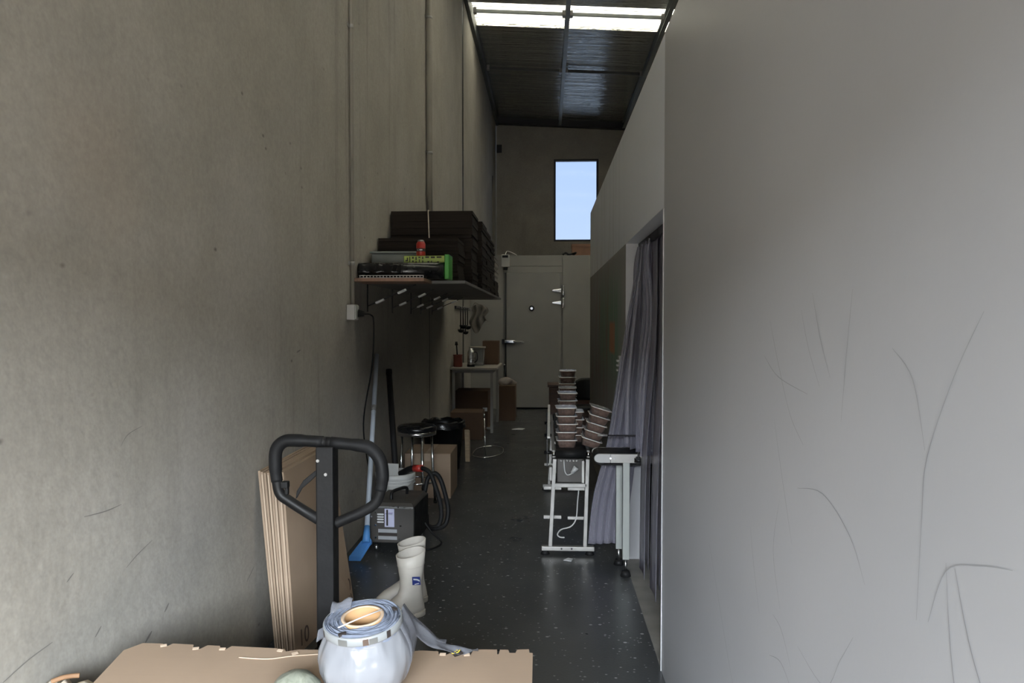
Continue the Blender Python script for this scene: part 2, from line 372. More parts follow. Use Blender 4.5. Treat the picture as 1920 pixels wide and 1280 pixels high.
# left wall: tilt-up concrete panels on a recessed backing
wl = struct(MB().bb((XL - .2, YF, 0), (XL - .05, YB, 6.9)).build('wall_left', 'concrete'))
for yj, wj in ((8.06, .055), (11.30, .20)): MB().bb((XL - .05, yj, -.1), (XL - .004, yj + wj, 6.9)).build('joint_sealant', 'black_rubber', wl)
for a, b in ((YF, 8.06), (8.115, 11.30), (11.50, YB)):
    MB().bb((XL - .05, a, -.1), (XL, b, 6.9)).build('concrete_panel', 'concrete', wl, .006)
def surf_line(o, name, mat, pts, wd, plane, mul=1):
    """thin scuff strip lying on a wall plane x = const; pts are (y, z)"""
    P = smoothpath([(plane, y, z) for y, z in pts], 6); vs = []; m = len(P)
    for i, p in enumerate(P):
        t = (P[min(i + 1, m - 1)] - P[max(i - 1, 0)]).normalized(); nn = Vector((0, -t.z, t.y)); k = wd * (.35 + .65 * math.sin(math.pi * min(.97, max(.03, i / (m - 1)))))
        vs += [p + nn * k / 2, p - nn * k / 2]
    fs = [(2 * i, 2 * i + 2, 2 * i + 3, 2 * i + 1) for i in range(m - 1)]
    return MB().add(vs, fs).build(name, mat, o)
for pts, wd in (([(2.18, .745), (2.24, .765), (2.33, .785)], .0035), ([(1.98, .955), (2.08, .945), (2.16, .945)], .003), ([(1.66, .645), (1.75, .66), (1.84, .665)], .0035), ([(2.16, 1.12), (2.2, 1.15), (2.28, 1.165)], .0025),
                ([(3.08, .38), (3.16, .42)], .006), ([(2.28, .47), (2.32, .49)], .010), ([(2.40, .52), (2.43, .54)], .008), ([(2.1, .39), (2.17, .42)], .003), ([(3.74, 1.335), (3.8, 1.345)], .008), ([(2.02, .60), (2.05, .62)], .006), ([(1.9, .80), (1.93, .815)], .004)):
    surf_line(wl, 'scuff_mark', 'scuff_dark', pts, wd, XL + .0012)
# right partition: insulated panel wall with a doorway, capped at 2.7 m
HT, T = 2.70, .10
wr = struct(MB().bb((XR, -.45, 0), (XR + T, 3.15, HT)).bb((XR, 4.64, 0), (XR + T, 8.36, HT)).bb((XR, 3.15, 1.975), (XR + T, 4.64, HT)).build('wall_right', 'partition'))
scuffs = [
 [(.86, 1.51), (.92, 1.43), (.98, 1.32), (.99, 1.24), (1.0, 1.1)], [(1.08, 1.46), (1.02, 1.42), (.985, 1.33)], [(.80, 1.235), (.86, 1.22), (.93, 1.19), (.97, 1.11)], [(.93, 1.2), (.91, 1.07), (.86, .95), (.80, .85)],
 [(.91, 1.20), (.87, 1.11), (.80, 1.02)], [(1.47, 1.17), (1.34, 1.19), (1.22, 1.15), (1.16, 1.09)], [(1.20, .99), (1.25, .93), (1.32, .85), (1.46, .86)], [(1.16, .76), (1.13, .82), (1.09, .86)], [(.955, .83), (.93, .84), (.87, .845), (.80, .83)],
 [(.955, .84), (.93, .74), (.90, .66)], [(1.66, 1.50), (1.6, 1.41), (1.52, 1.31), (1.44, 1.26)], [(1.70, 1.42), (1.6, 1.38), (1.42, 1.36)], [(1.22, 1.55), (1.24, 1.45), (1.26, 1.33)], [(1.62, 1.28), (1.58, 1.2), (1.5, 1.05)], [(1.58, 1.12), (1.62, 1.0), (1.57, .89)],
 [(2.25, .83), (2.14, .72), (2.0, .58), (1.9, .5)], [(1.62, .86), (1.56, .85), (1.5, .80)], [(1.64, .76), (1.56, .78), (1.48, .75)], [(1.03, .62), (1.06, .73), (1.09, .80)], [(1.40, 1.55), (1.36, 1.47), (1.31, 1.40)], [(1.46, 1.52), (1.42, 1.45), (1.36, 1.38)], [(1.80, 1.0), (1.77, .92), (1.72, .82)]]
for p in scuffs: surf_line(wr, 'scuff_mark', 'scuff', p, .0017, XR - .0010)
for y, z, a in ((2.70, .88, .02), (2.67, .82, .012), (2.20, .66, .006), (2.72, .58, .005)):
    MB().lathe([(.002, 0), (.001, .001)], (0, 0, 0), 8).add([(XR - .0012, y + a * .35 * math.cos(t * .785), z + a * math.sin(t * .785)) for t in range(8)], [tuple(range(8))]).build('dent', 'dent', wr) if False else MB().add([(XR - .0012, y + a * .35 * math.cos(t * .785), z + a * math.sin(t * .785)) for t in range(8)], [tuple(range(8))]).build('dent', 'dent', wr)
struct(MB().bb((XR - .004, 3.15, 0.0), (XR - .0005, 3.156, 1.97)).build('trim_1', 'dent'))
# workroom behind the partition: its own ceiling panels and walls
struct(MB().bb((XR + T, -.45, HT - .1), (XO, 8.36, HT)).build('ceiling_workroom', 'room_panel'))
struct(MB().bb((XR + T, -.45, 0), (XO, -.35, HT - .1)).build('wall_workroom_front', 'room_panel'))
struct(MB().bb((XR + T, 8.26, 0), (XO, 8.36, HT - .1)).build('wall_workroom_back', 'room_panel'))
# outer walls
wb = struct(MB().bb((XL, YB, 0), (.19, YB + .2, 6.9)).bb((1.32, YB, 0), (XO, YB + .2, 6.9)).bb((.19, YB, 0), (1.32, YB + .2, 3.5)).bb((.19, YB, 5.58), (1.32, YB + .2, 6.9)).build('wall_back', 'concrete'))
struct(MB().bb((XO, YF, 0), (XO + .2, YB, 6.9)).build('wall_outer', 'concrete'))
DH = 2.22
struct(MB().bb((XL - .2, YF - .2, DH), (XO, YF, 6.9)).bb((5.2, YF - .2, 0), (XO, YF, DH)).build('wall_front', 'concrete'))
struct(MB().bb((-16, -22, 0), (22, -21.6, 4.2)).build('wall_opposite', 'outside_wall'))
# window in the back wall
wn = struct(MB().bb((.19, YB + .02, 3.5), (.235, YB + .12, 5.58)).bb((1.275, YB + .02, 3.5), (1.32, YB + .12, 5.58)).bb((.235, YB + .02, 3.5), (1.275, YB + .12, 3.55)).bb((.235, YB + .02, 5.53), (1.275, YB + .12, 5.58)).build('window_1', 'dark_frame', None, .004))
MB().bb((.235, YB + .06, 3.55), (1.275, YB + .068, 5.53)).build('pane', 'glass', wn)
# roof: foil-faced insulation, with corrugated fibreglass skylight sheets running down the slope
SK = [(3.42, 4.35), (7.72, 8.65), (12.02, 12.95)]  # only the last strip is in view; nearer ones added for fill light
segs = []; y = YF
for a, b in SK: segs.append((y, a)); y = b
segs.append((y, YB + .2))
cm = MB()
for a, b in segs:
    zl, zr = roofz(XL - .2), roofz(XO + .2)
    cm.add([(XL - .2, a, zl), (XO + .2, a, zr), (XO + .2, b, zr), (XL - .2, b, zl), (XL - .2, a, zl + .08), (XO + .2, a, zr + .08), (XO + .2, b, zr + .08), (XL - .2, b, zl + .08)],
           [(0, 1, 2, 3), (7, 6, 5, 4), (0, 4, 5, 1), (2, 6, 7, 3), (1, 5, 6, 2), (0, 3, 7, 4)])
ceil = struct(cm.build('ceiling', 'foil'))
for a, b in SK:
    nr = 25; xe = XO + .2
    MB().grid(lambda u, v, a=a, b=b, xe=xe: (XL - .2 + u * (xe - XL + .2), a + (b - a) * v, roofz(XL - .2 + u * (xe - XL + .2)) + .05 + .011 * math.sin(v * (nr - 1) / 4 * math.pi * 2)), 2, nr * 3, True).build('skylight_sheet', 'skylight', ceil)
for i in range(12):
    yy = 12.06 + i * .078
    MB().add([(XL, yy, roofz(XL) + .032), (XO, yy, roofz(XO) + .032), (XO, yy + .02, roofz(XO) + .032), (XL, yy + .02, roofz(XL) + .032)], [(0, 1, 2, 3)]).build('sheet_rib', 'galv', ceil)
k = 1
for x in (-.1 + XL + .11, .34, 1.93, 3.53, 5.13, 6.73):                # purlins (C sections) running with the corridor
    z = roofz(x); k += 1
    MB().bb((x - .035, YF, z - .15), (x + .035, YB, z - .142)).bb((x - .035, YF, z - .008), (x + .035, YB, z)).bb((x + .027, YF, z - .142), (x + .035, YB, z - .008)).build('purlin', 'galv' if x > 0 else 'roof_steel', ceil)
for yb in (3.88, 8.18, 12.17, 14.9):                                    # bridging rods between the purlins
    for a, b in ((-1.19, .305), (.375, 1.895), (1.965, 3.495)):
        br = MB().bar((a, yb, roofz(a) - .075), (b, yb, roofz(b) - .075), .035, .05).build('bridging', 'galv' if yb < 14 else 'roof_steel', ceil)
        MB().bb((a, yb - .05, roofz(a) - .12), (a + .05, yb + .05, roofz(a) - .03)).bb((b - .05, yb - .05, roofz(b) - .12), (b, yb + .05, roofz(b) - .03)).build('bracket', 'alu', br)
struct(MB().add([(XL, YB - .16, roofz(XL) - .16), (XO, YB - .16, roofz(XO) - .16), (XO, YB, roofz(XO) - .16), (XL, YB, roofz(XL) - .16), (XL, YB - .16, roofz(XL)), (XO, YB - .16, roofz(XO)), (XO, YB, roofz(XO)), (XL, YB, roofz(XL))],
    [(0, 1, 2, 3), (7, 6, 5, 4), (0, 4, 5, 1), (2, 6, 7, 3), (1, 5, 6, 2), (0, 3, 7, 4)]).build('trim_2', 'dark_frame'))
struct(MB().bb((XL, YF, 6.44), (XL + .06, YB, 6.68)).build('trim_3', 'roof_steel'))     # eaves beam along the left wall
# cold room closing the far end
YC, HC = 12.5, 2.59
wc = struct(MB().bb((XL, YC + .02, 0), (XO, YC + .12, HC)).bb((XL, YC + .12, HC - .1), (XO, YB, HC)).build('wall_cold_room', 'coldroom_panel'))
for x0, x1, z0, z1 in ((XL, -.72, 0, HC), (-.714, .27, 2.41, HC), (-.714, .27, 2.30, 2.404), (.276, .80, 0, HC), (.806, 1.95, 0, HC)):
    MB().bb((x0, YC, z0), (x1, YC + .02, z1)).build('insulated_panel', 'coldroom_panel', wc, .003)
struct(MB().bb((XL, YC - .02, 0), (-.70, YC - .0005, .09)).bb((.29, YC - .02, 0), (1.9, YC - .0005, .09)).build('baseboard_cold_room', 'coldroom_panel'))
dr = struct(MB().bb((-.667, YC - .07, .03), (.241, YC + .018, 2.292)).build('door_1', 'coldroom_door', None, .008))
MB().bb((-.70, YC - .025, 0), (-.672, YC + .01, 2.3)).build('gasket', 'roof_steel', dr)
MB().bb((-.66, YC - .03, .002), (.235, YC - .005, .03)).build('sweep', 'black_rubber', dr)
for z in (1.994, 1.79):
    h = MB().prism([(.10, YC - .07, z - .012), (.25, YC - .07, z - .032), (.25, YC - .07, z + .032), (.10, YC - .07, z + .012)], (0, -1, 0), .022).build('hinge', 'chrome', dr, .005)
    MB().cyl((.285, YC - .055, z - .085), (.285, YC - .055, z + .085), .024, n=14).bb((.262, YC - .06, z - .05), (.31, YC + .0, z + .05)).build('hinge_barrel', 'chrome', h, .003)
g = MB().cyl((-.243, YC - .07, 1.698), (-.243, YC - .10, 1.698), .048, .044, 20).build('release_knob', 'black_plastic', dr)
MB().cyl((-.243, YC - .10, 1.698), (-.243, YC - .112, 1.698), .022, n=16).build('knob_disc', 'chrome', g)
lt = MB().bb((-.70, YC - .12, 1.11), (-.52, YC - .07, 1.17)).build('latch', 'chrome', dr, .012)
MB().bar((-.55, YC - .13, 1.14), (-.37, YC - .15, 1.135), .02, .03).build('latch_handle', 'steel', lt, .006)
MB().bb((-.745, YC - .06, 1.10), (-.70, YC - .001, 1.18)).build('strike', 'dark_frame', lt, .006)

# ------------------------------------------------------------------ things fixed to walls
simple('conduit_paint', (.27, .25, .215), .6, 0, .08)
def conduit(label, y, r, z0, z1, clips, mat='conduit_paint'):
    t = thing('wall_conduit', label, 'conduit', (XL + r + .004, y, z0))
    MB().cyl((XL + r + .004, y, z0), (XL + r + .004, y, z1), r, n=14).build('pipe', mat, t)
    for z in clips:
        MB().bb((XL + .0005, y - r - .03, z - .012), (XL + .006, y + r + .03, z + .012)).cyl((XL + r + .004, y, z - .012), (XL + r + .004, y, z + .012), r + .004, n=14).build('saddle_clip', 'alu', t)
    return t
conduit('thin grey conduit running up the concrete wall above the white socket', 4.79, .012, 1.60, 6.42, (1.87, 3.4, 5.0))
conduit('thick grey pipe rising up the concrete wall above the cardboard bundles', 7.88, .032, 1.80, 6.42, (3.28, 4.7))
conduit('thin grey pipe on the concrete wall beside the far window wall', 17.5, .014, 2.62, 4.9, (4.8, 3.4))
t = thing('power_socket', 'white power socket with black plug at the foot of the thin conduit', 'socket', (XL, 4.74, 1.5))
MB().bb((XL + .0005, 4.69, 1.50), (XL + .055, 4.79, 1.60)).build('box', 'white_plastic', t, .006)
MB().bb((XL + .055, 4.70, 1.508), (XL + .060, 4.78, 1.592)).build('face_plate', 'white_plastic', t, .002)
pc = thing('plugged_cable', 'black plug and cable hanging from the white socket down the wall', 'cable', (XL + .09, 4.76, .3))
MB().cyl((XL + .061, 4.75, 1.545), (XL + .10, 4.76, 1.54), .024, .016, 12).build('plug', 'black_rubber', pc)
MB().tube(smoothpath([(XL + .10, 4.76, 1.54), (XL + .135, 4.79, 1.535), (XL + .15, 4.81, 1.48), (XL + .13, 4.84, 1.2), (XL + .05, 4.92, .8), (XL + .02, 5.2, .4), (XL + .02, 5.3, .02)]), .005, 8).build('cord', 'black_rubber', pc)
t = thing('wall_switch', 'white power outlet on the mural wall beside the strip curtain', 'outlet', (XR, 4.78, 1.15))
MB().bb((XR - .03, 4.74, 1.15), (XR - .0005, 4.82, 1.27)).build('box', 'white_plastic', t, .005)
for z in (1.18, 1.21, 1.24): MB().bb((XR - .045, 4.75, z - .006), (XR - .03, 4.80, z + .006)).build('toggle', 'white_plastic', t, .002)
t = thing('control_box', 'white control box with dark display at the top of the cold room wall', 'controller', (-.684, YC, 2.39))
MB().bb((-.752, YC - .10, 2.39), (-.617, YC - .0005, 2.60)).build('case', 'white_plastic', t, .008)
MB().bb((-.735, YC - .103, 2.545), (-.64, YC - .10, 2.585)).build('display', 'black_plastic', t)
MB().tube(smoothpath([(-.69, YC - .03, 2.6), (-.66, YC, 2.66), (-.58, YC + .04, 2.64), (-.5, YC + .06, 2.598)]), .008, 8).build('cable', 'white_plastic', t)
MB().bb((-.72, YC - .07, 2.345), (-.65, YC - .0005, 2.39)).build('gland', 'black_plastic', t, .004)
tag(MB().bb((-1.26, YB - .05, 5.75), (-1.13, YB - .0005, 5.95)).bb((-1.24, YB - .06, 5.77), (-1.15, YB - .05, 5.93)).build('wall_vent', 'dark_frame', None, .006, (-1.2, YB, 5.75)), 'small dark box high on the far wall in the left corner', 'vent')
tag(MB().bb((.45, 12.95, HC), (.95, 13.3, HC + .23)).bb((.44, 12.94, HC + .19), (.96, 13.31, HC + .235)).build('carton', 'orange_card', None, .004, (.7, 13.1, HC)), 'brown carton on top of the cold room below the window', 'carton')
tag(MB().tube(smoothpath([(.28, 12.6, HC + .02), (.33, 12.62, HC + .05), (.38, 12.6, HC + .02), (.44, 12.64, HC + .035), (.5, 12.6, HC + .05), (.46, 12.7, HC + .02)]), .016, 8).build('cable_coil', 'black_rubber', None, 0, (.38, 12.6, HC)), 'small tangle of dark cable on the cold room roof edge', 'cable')

# strip curtain: hangs in the doorway and bulges out over the conveyor
cu = thing('strip_curtain', 'smoky translucent plastic strip curtain hanging in the doorway', 'curtain', (XR + .11, 3.9, 1.95))
MB().bb((XR + .075, 3.16, 1.93), (XR + .099, 4.63, 1.972)).build('rail', 'dark_frame', cu)
def strip(path, y0, wd, dy=0, twist=0):
    P = smoothpath(path, 6); n = len(P)
    MB().grid(lambda u, v: (P[round(u * (n - 1))].x + twist * (v - .5) * u + .010 * math.sin(v * math.pi) * (1 - .3 * u), y0 + wd * (v - .5) + dy * u, P[round(u * (n - 1))].y), n, 5).build('strip', 'strip_pvc', cu, thick=.003)
for i in range(7):
    y0 = 3.25 + i * .155; e = .015 * ((i * 37) % 5 - 2); x0 = XR + (.088 if i % 2 else .100)
    strip([(x0, 1.95, 0), (x0 - .005, 1.4, 0), (x0 - .02 + e, .8, 0), (x0 - .03 + e, .12, 0)], y0, .20)
def gathered(path, y0, wtop, wbot, dy):
    P = smoothpath(path, 6); n = len(P)
    def f(u, v):
        p = P[round(u * (n - 1))]; wd = wtop + (wbot - wtop) * min(1, u * 1.4)
        return (p.x + wd * (v - .5), y0 + dy * (v - .5) + .010 * math.sin(v * 9 + y0 * 40), p.y)
    MB().grid(f, n, 9).build('strip', 'strip_pvc', cu, thick=.003)
for i, (xm, y0) in enumerate(((.512, 4.44), (.535, 4.36), (.558, 4.26), (.566, 4.13))):
    gathered([(XR + .085, 1.95, 0), (XR + .078, 1.82, 0), (xm + .035, 1.55, 0), (xm + .012, 1.25, 0), (xm, 1.0, 0), (xm - .002, .745, 0)], y0, .035, .085, .05)
for i, (xm, xb, y0) in enumerate(((.415, .305, 4.585), (.455, .352, 4.592), (.50, .40, 4.60), (.53, .455, 4.608))):
    gathered([(XR + .082, 1.95, 0), (XR + .066, 1.75, 0), (xm + .07, 1.25, 0), (xm, .74, 0), (xb + .03, .40, 0), (xb, .11, 0)], y0, .03, .085, .022)
# ------------------------------------------------------------------ shelf on the left wall and what lies on it
SZ = 1.755
t = thing('wall_shelf', 'long wall shelf on thin braces carrying the dark cardboard bundles', 'shelf', (XL, 6.9, 1.6))
MB().bb((XL + .001, 5.16, SZ), (-.565, 9.25, SZ + .022)).build('board', 'shelf_under', t, .002)
MB().bb((XL + .001, 4.83, SZ), (-.80, 5.155, SZ + .022)).build('end_board', 'shelf_wood', t, .002)
for y in (5.25, 6.1, 6.95, 7.5, 8.25):
    b = MB().bar((XL + .004, y, 1.60), (-.93, y, SZ - .003), .022, .006).build('brace', 'black_paint', t)
    MB().bb((XL + .0005, y - .012, 1.56), (XL + .005, y + .012, SZ)).build('wall_strap', 'black_paint', t)
    for f in (.26, .72):
        p = Vector((XL + .004, y, 1.60)).lerp(Vector((-.93, y, SZ - .003)), f); d = (Vector((-.93, y, SZ)) - Vector((XL, y, 1.6))).normalized()
        MB().bar(p - d * .034 - Vector((0, .004, .004)), p + d * .034 - Vector((0, .004, .004)), .034, .018).build('pale_oblong', 'bright_white', b, .006)  # pale oblong blocks, two along each brace
S1 = SZ + .0225
def bundle(y0, y1, x0, x1, z1, label, n, tie=True, group='cardboard bundles on the wall shelf'):
    t = thing('cardboard_bundle', label, 'cardboard', ((x0 + x1) / 2, (y0 + y1) / 2, S1), group)
    h = (z1 - S1) / n; r = random.Random(int(y0 * 100))
    for i in range(n):
        e = r.uniform(-.012, .004); z = S1 + i * h
        MB().bb((x0, y0 + r.uniform(0, .01), z + .0008), (x1 + e, y1 - r.uniform(0, .012), z + h - .0008)).build('flat_carton', 'card_dark', t)
    if tie:
        yy = y0 - .003; xm = x0 + (x1 - x0) * .47
        MB().tube([(xm, yy, S1 + .005), (xm + .004, yy - .002, (S1 + z1) / 2), (xm - .008, yy, z1 + .004), (xm - .008, y1 + .004, z1 + .004)], .005, 6).build('string', 'paper', t)
    return t
bundle(5.56, 6.0, XL + .012, -.66, 2.12, 'low dark cardboard bundle on the shelf behind the black roll', 14, False)
bundle(6.02, 6.53, XL + .012, -.60, 2.39, 'tall dark cardboard bundle tied with pale string, nearest on the shelf', 22)
bundle(6.56, 7.08, XL + .03, -.565, 2.375, 'tall dark cardboard bundle, second from the string-tied one', 22, False)
bundle(7.12, 7.66, XL + .02, -.57, 2.36, 'tall dark cardboard bundle, third along the shelf', 22, False)
bundle(7.70, 8.25, XL + .03, -.575, 2.34, 'tall dark cardboard bundle, farthest of the tall ones', 22, False)
bundle(8.5, 9.15, XL + .03, -.585, 1.96, 'low dark carton pile at the far end of the shelf', 6, False)
for i in range(5):
    z = 1.962 + i * .055
    tag(MB().bb((-1.1, 8.55, z), (-.60 + .01 * (i % 2), 9.05, z + .05)).bb((-1.11, 8.54, z + .04), (-.59 + .01 * (i % 2), 9.06, z + .05)).build('foam_tray', 'table_top', None, .004, (-.85, 8.8, z)), ['lowest', 'second lowest', 'middle', 'second highest', 'topmost'][i] + ' pale tray in the pile at the far shelf end', 'tray', 'pale trays at the shelf end')
t = thing('bin_liner_roll', 'shiny black plastic roll lying across the near end of the shelf', 'plastic roll', (-1.0, 4.98, S1))
MB().cyl((-1.272, 5.0, S1 + .057), (-.690, 5.0, S1 + .057), .056, n=24).build('roll', 'bin_bag', t)
MB().grid(lambda u, v: (-1.265 + .30 * u, 4.946 - .004 * math.sin(u * 19) - .014 * v, S1 + .100 - .06 * v + .004 * math.sin(u * 31 + v * 5)), 24, 6).build('loose_wrap', 'bin_bag', t, thick=.003)
t = thing('wire_rack', 'white wire comb strip lying along the near shelf edge', 'wire rack', (-1.03, 4.88, S1))
MB().bb((-1.24, 4.862, S1), (-.815, 4.868, S1 + .006)).bb((-1.24, 4.862, S1 + .016), (-.815, 4.868, S1 + .020)).build('rail', 'white_plastic', t)
for i in range(20): MB().bb((-1.235 + i * .0222, 4.861, S1), (-1.231 + i * .0222, 4.869, S1 + .020)).build('tooth', 'white_plastic', t)
t = thing('wrap_box', 'lime and green cling wrap box behind the black roll', 'box', (-.83, 5.12, S1))
MB().bb((-.98, 5.065, S1 + .02), (-.672, 5.165, S1 + .165)).build('carton', 'lime', t, .004)
MB().bb((-.688, 4.985, S1 + .0), (-.655, 5.17, S1 + .168)).build('end_cap', 'green', t, .006)
for a, b, z0, z1 in ((.012, .030, .128, .136), (.022, .030, .136, .152), (.040, .046, .122, .158), (.058, .070, .145, .158), (.058, .070, .122, .132), (.082, .090, .135, .158), (.082, .090, .118, .128), (.102, .116, .150, .158), (.106, .112, .120, .140), (.128, .136, .142, .158), (.128, .136, .118, .132), (.150, .176, .150, .160), (.165, .176, .118, .128), (.188, .216, .148, .160), (.190, .196, .118, .130), (.228, .262, .150, .160), (.232, .244, .118, .126)):
    MB().bb((-.98 + a, 5.0635, S1 + z0), (-.98 + b, 5.065, S1 + z1)).build('print_mark', 'ink', t)
t = thing('spice_tin', 'small red tin with black band standing on the lime box', 'tin', (-.868, 5.11, S1 + .166))
z0 = S1 + .166
MB().lathe([(.028, 0), (.032, .004), (.032, .085), (.024, .098), (.022, .1)], (-.868, 5.11, z0), 22).build('body', 'red', t)
MB().lathe([(.0325, .03), (.0325, .052)], (-.868, 5.11, z0), 22, False, False).build('band', 'ink', t)
MB().lathe([(.023, .098), (.023, .108), (.014, .112)], (-.868, 5.11, z0), 18).build('lid', 'alu', t)
MB().tube([(-.882 + .005 * math.cos(a * .785), 5.0805, z0 + .041 + .006 * math.sin(a * .785)) for a in range(8)], .0014, 5, True).bb((-.873, 5.0765, z0 + .037), (-.852, 5.0785, z0 + .045)).build('lettering', 'print_white', t)
t = thing('grey_tray', 'flat grey tub behind the black roll on the shelf', 'tub', (-1.1, 5.38, S1))
MB().bb((-1.255, 5.27, S1), (-.93, 5.53, S1 + .20)).build('body', 'grey_tub', t, .012)
MB().bb((-1.265, 5.26, S1 + .2), (-.92, 5.54, S1 + .215)).build('lid', 'grey_tub', t, .006)

# ------------------------------------------------------------------ foreground: pallet jack, pallet and cartons, cardboard sheet
t = thing('pallet_jack', 'black pallet jack with looped handle standing in front of the leaning cardboard', 'pallet jack', (-.81, 2.55, 0))
hz = [(-.813, 2.7, 1.048), (-.93, 2.7, 1.053), (-.975, 2.7, 1.048), (-1.003, 2.7, 1.018), (-1.008, 2.7, .965), (-1.002, 2.7, .90), (-.99, 2.7, .852), (-.955, 2.7, .825), (-.90, 2.7, .79), (-.845, 2.7, .757)]
hr = [(-.813, 2.7, 1.048), (-.68, 2.7, 1.035), (-.645, 2.7, 1.022), (-.615, 2.7, .985), (-.605, 2.7, .93), (-.612, 2.7, .87), (-.632, 2.7, .822), (-.68, 2.7, .79), (-.735, 2.7, .765), (-.78, 2.7, .745)]
for nm, pth in (('handle_bar', hz), ('handle_bar', hr)):
    P = smoothpath(pth, 6); m = len(P); MB().tube(P, .0195, 14).build(nm, 'black_paint', t)
    a, b = int(m * .02), int(m * .58); MB().tube(P[a:b], [.024 if 3 < i < (b - a - 4) else .0215 for i in range(b - a)], 14).build('grip', 'black_rubber', t)
MB().bb((-.845, 2.662, .22), (-.780, 2.738, 1.035)).build('tiller', 'black_paint', t, .006)
for z, x in ((.985, -.835), (.935, -.806)): MB().cyl((x, 2.662, z), (x, 2.657, z), .006, n=10).build('rivet', 'alu', t)
MB().prism([(-.845, 2.69, .93), (-.87, 2.69, .905), (-.905, 2.69, .875), (-.925, 2.69, .84), (-.93, 2.69, .835), (-.925, 2.69, .865), (-.90, 2.69, .905), (-.87, 2.69, .93), (-.845, 2.69, .95)], (0, 1, 0), .012).build('release_lever', 'black_paint', t, .002)
MB().bb((-.985, 2.685, .875), (-.958, 2.715, .90)).bb((-.972, 2.69, .85), (-.958, 2.71, .88)).build('lever_bracket', 'black_paint', t, .004)
MB().cyl((-.81, 2.70, .10), (-.81, 2.70, .27), .055, n=18).bb((-.90, 2.60, .16), (-.72, 2.72, .24)).build('pump', 'black_paint', t)
for x in (-.86, -.76): MB().cyl((x - .025, 2.68, .085), (x + .025, 2.68, .085), .085, n=22).build('wheel', 'black_rubber', t)
for x in (-1.0, -.62): MB().bb((x - .08, 1.35, .045), (x + .08, 2.62, .095)).build('fork', 'black_paint', t, .008)
MB().bb((-1.08, 2.5, .05), (-.54, 2.6, .30)).build('cross_head', 'black_paint', t, .008)
# pallet
t = thing('wooden_pallet', 'wooden pallet under the foreground cartons', 'pallet', (-.57, 1.45, .10))
for i in range(6): MB().bb((-1.10, .98 + i * .165, .20), (-.04, 1.08 + i * .165, .22)).build('deck_board', 'wood_pale', t)
for x in (-1.08, -.57, -.06): MB().bb((x - .02, .98, .10), (x + .02, 1.9, .20)).build('bearer', 'wood_pale', t)
for i, (a, b) in enumerate((((-1.10, .97), (-.575, 1.92)), ((-.568, .97), (-.045, 1.92)))):
    t = thing('shipping_carton', ('left' if i == 0 else 'right') + ' closed carton under the torn cardboard sheet', 'carton', ((a[0] + b[0]) / 2, 1.45, .22), 'cartons on the pallet')
    MB().bb((a[0], a[1], .2205), (b[0], b[1], .604)).build('body', 'card', t, .004)
    MB().bb(((a[0] + b[0]) / 2 - .025, a[1] - .001, .45), ((a[0] + b[0]) / 2 + .025, b[1] + .001, .605)).build('tape', 'paper', t)
HS = .62
# torn sheet: far edge is ragged with slots cut in it
px = [-1.098]
far = [(-1.125, 1.90), (-1.098, 1.945), (-1.04, 1.945), (-1.035, 1.930), (-1.02, 1.932), (-1.015, 1.946), (-.955, 1.942), (-.945, 1.918), (-.925, 1.918), (-.915, 1.940), (-.88, 1.938), (-.87, 1.918), (-.855, 1.918), (-.848, 1.938), (-.72, 1.930), (-.712, 1.915), (-.70, 1.928), (-.69, 1.912), (-.66, 1.925),
       (-.55, 1.928), (-.35, 1.930), (-.33, 1.935), (-.285, 1.932), (-.282, 1.915), (-.262, 1.913), (-.245, 1.930), (-.235, 1.932), (-.215, 1.915), (-.198, 1.914), (-.192, 1.948), (-.13, 1.950), (-.128, 1.922), (-.124, 1.922), (-.122, 1.950), (-.10, 1.950), (-.096, 1.932), (-.080, 1.932), (-.076, 1.952), (-.045, 1.956), (-.043, 1.935), (-.034, 1.933)]
poly = [(x, y, HS - .006) for x, y in far] + [(-.028, 1.05, HS - .006), (-.99, 1.02, HS - .006)]
t = thing('cardboard_sheet', 'torn brown cardboard sheet with slotted far edge in the foreground', 'cardboard', (-.56, 1.5, HS - .012))
MB().prism([(x, y, HS - .0065) for x, y, z in poly], (0, 0, -1), .0055).build('liner', 'card_edge', t)
MB().prism([(x, y, HS - .006) for x, y, z in poly], (0, 0, 1), .006).build('face', 'card', t)
for x, y, a in ((-.935, 1.917, .3), (-.862, 1.917, .1), (-.705, 1.915, -.2), (-.27, 1.913, 0), (-.207, 1.913, .2), (-1.03, 1.93, .5), (-.66, 1.90, .6)):
    MB().box((x, y - .004, HS + .003), (.016, .008, .002), rotm(.25, 0, a)).build('torn_tab', 'card_edge', t)
tear = smoothpath([(-.80, 1.87, HS + .0012), (-.72, 1.865, HS + .0012), (-.66, 1.885, HS + .0012), (-.56, 1.905, HS + .0012)], 6)
MB().tube(tear, .0016, 5).build('crease', 'card_edge', t)
# crumpled pale paper sticking out at the left of the stack
t = thing('crumpled_paper', 'crumpled cream paper with brown stain beside the wall at bottom left', 'paper', (-1.16, 1.7, .60))
MB().grid(lambda u, v: (-1.262 + .155 * u, 1.35 + .44 * v + .012 * math.sin(u * 9), .586 + .012 * math.sin(u * 7 + v * 11) * math.sin(v * 9) + .008 * math.sin(u * 21)), 14, 26).build('sheet', 'paper', t, thick=.004)
MB().tube(smoothpath([(-1.225, 1.755, .604), (-1.205, 1.77, .608), (-1.19, 1.783, .606), (-1.175, 1.79, .604)]), .006, 7).build('stain', 'brown_stain', t)
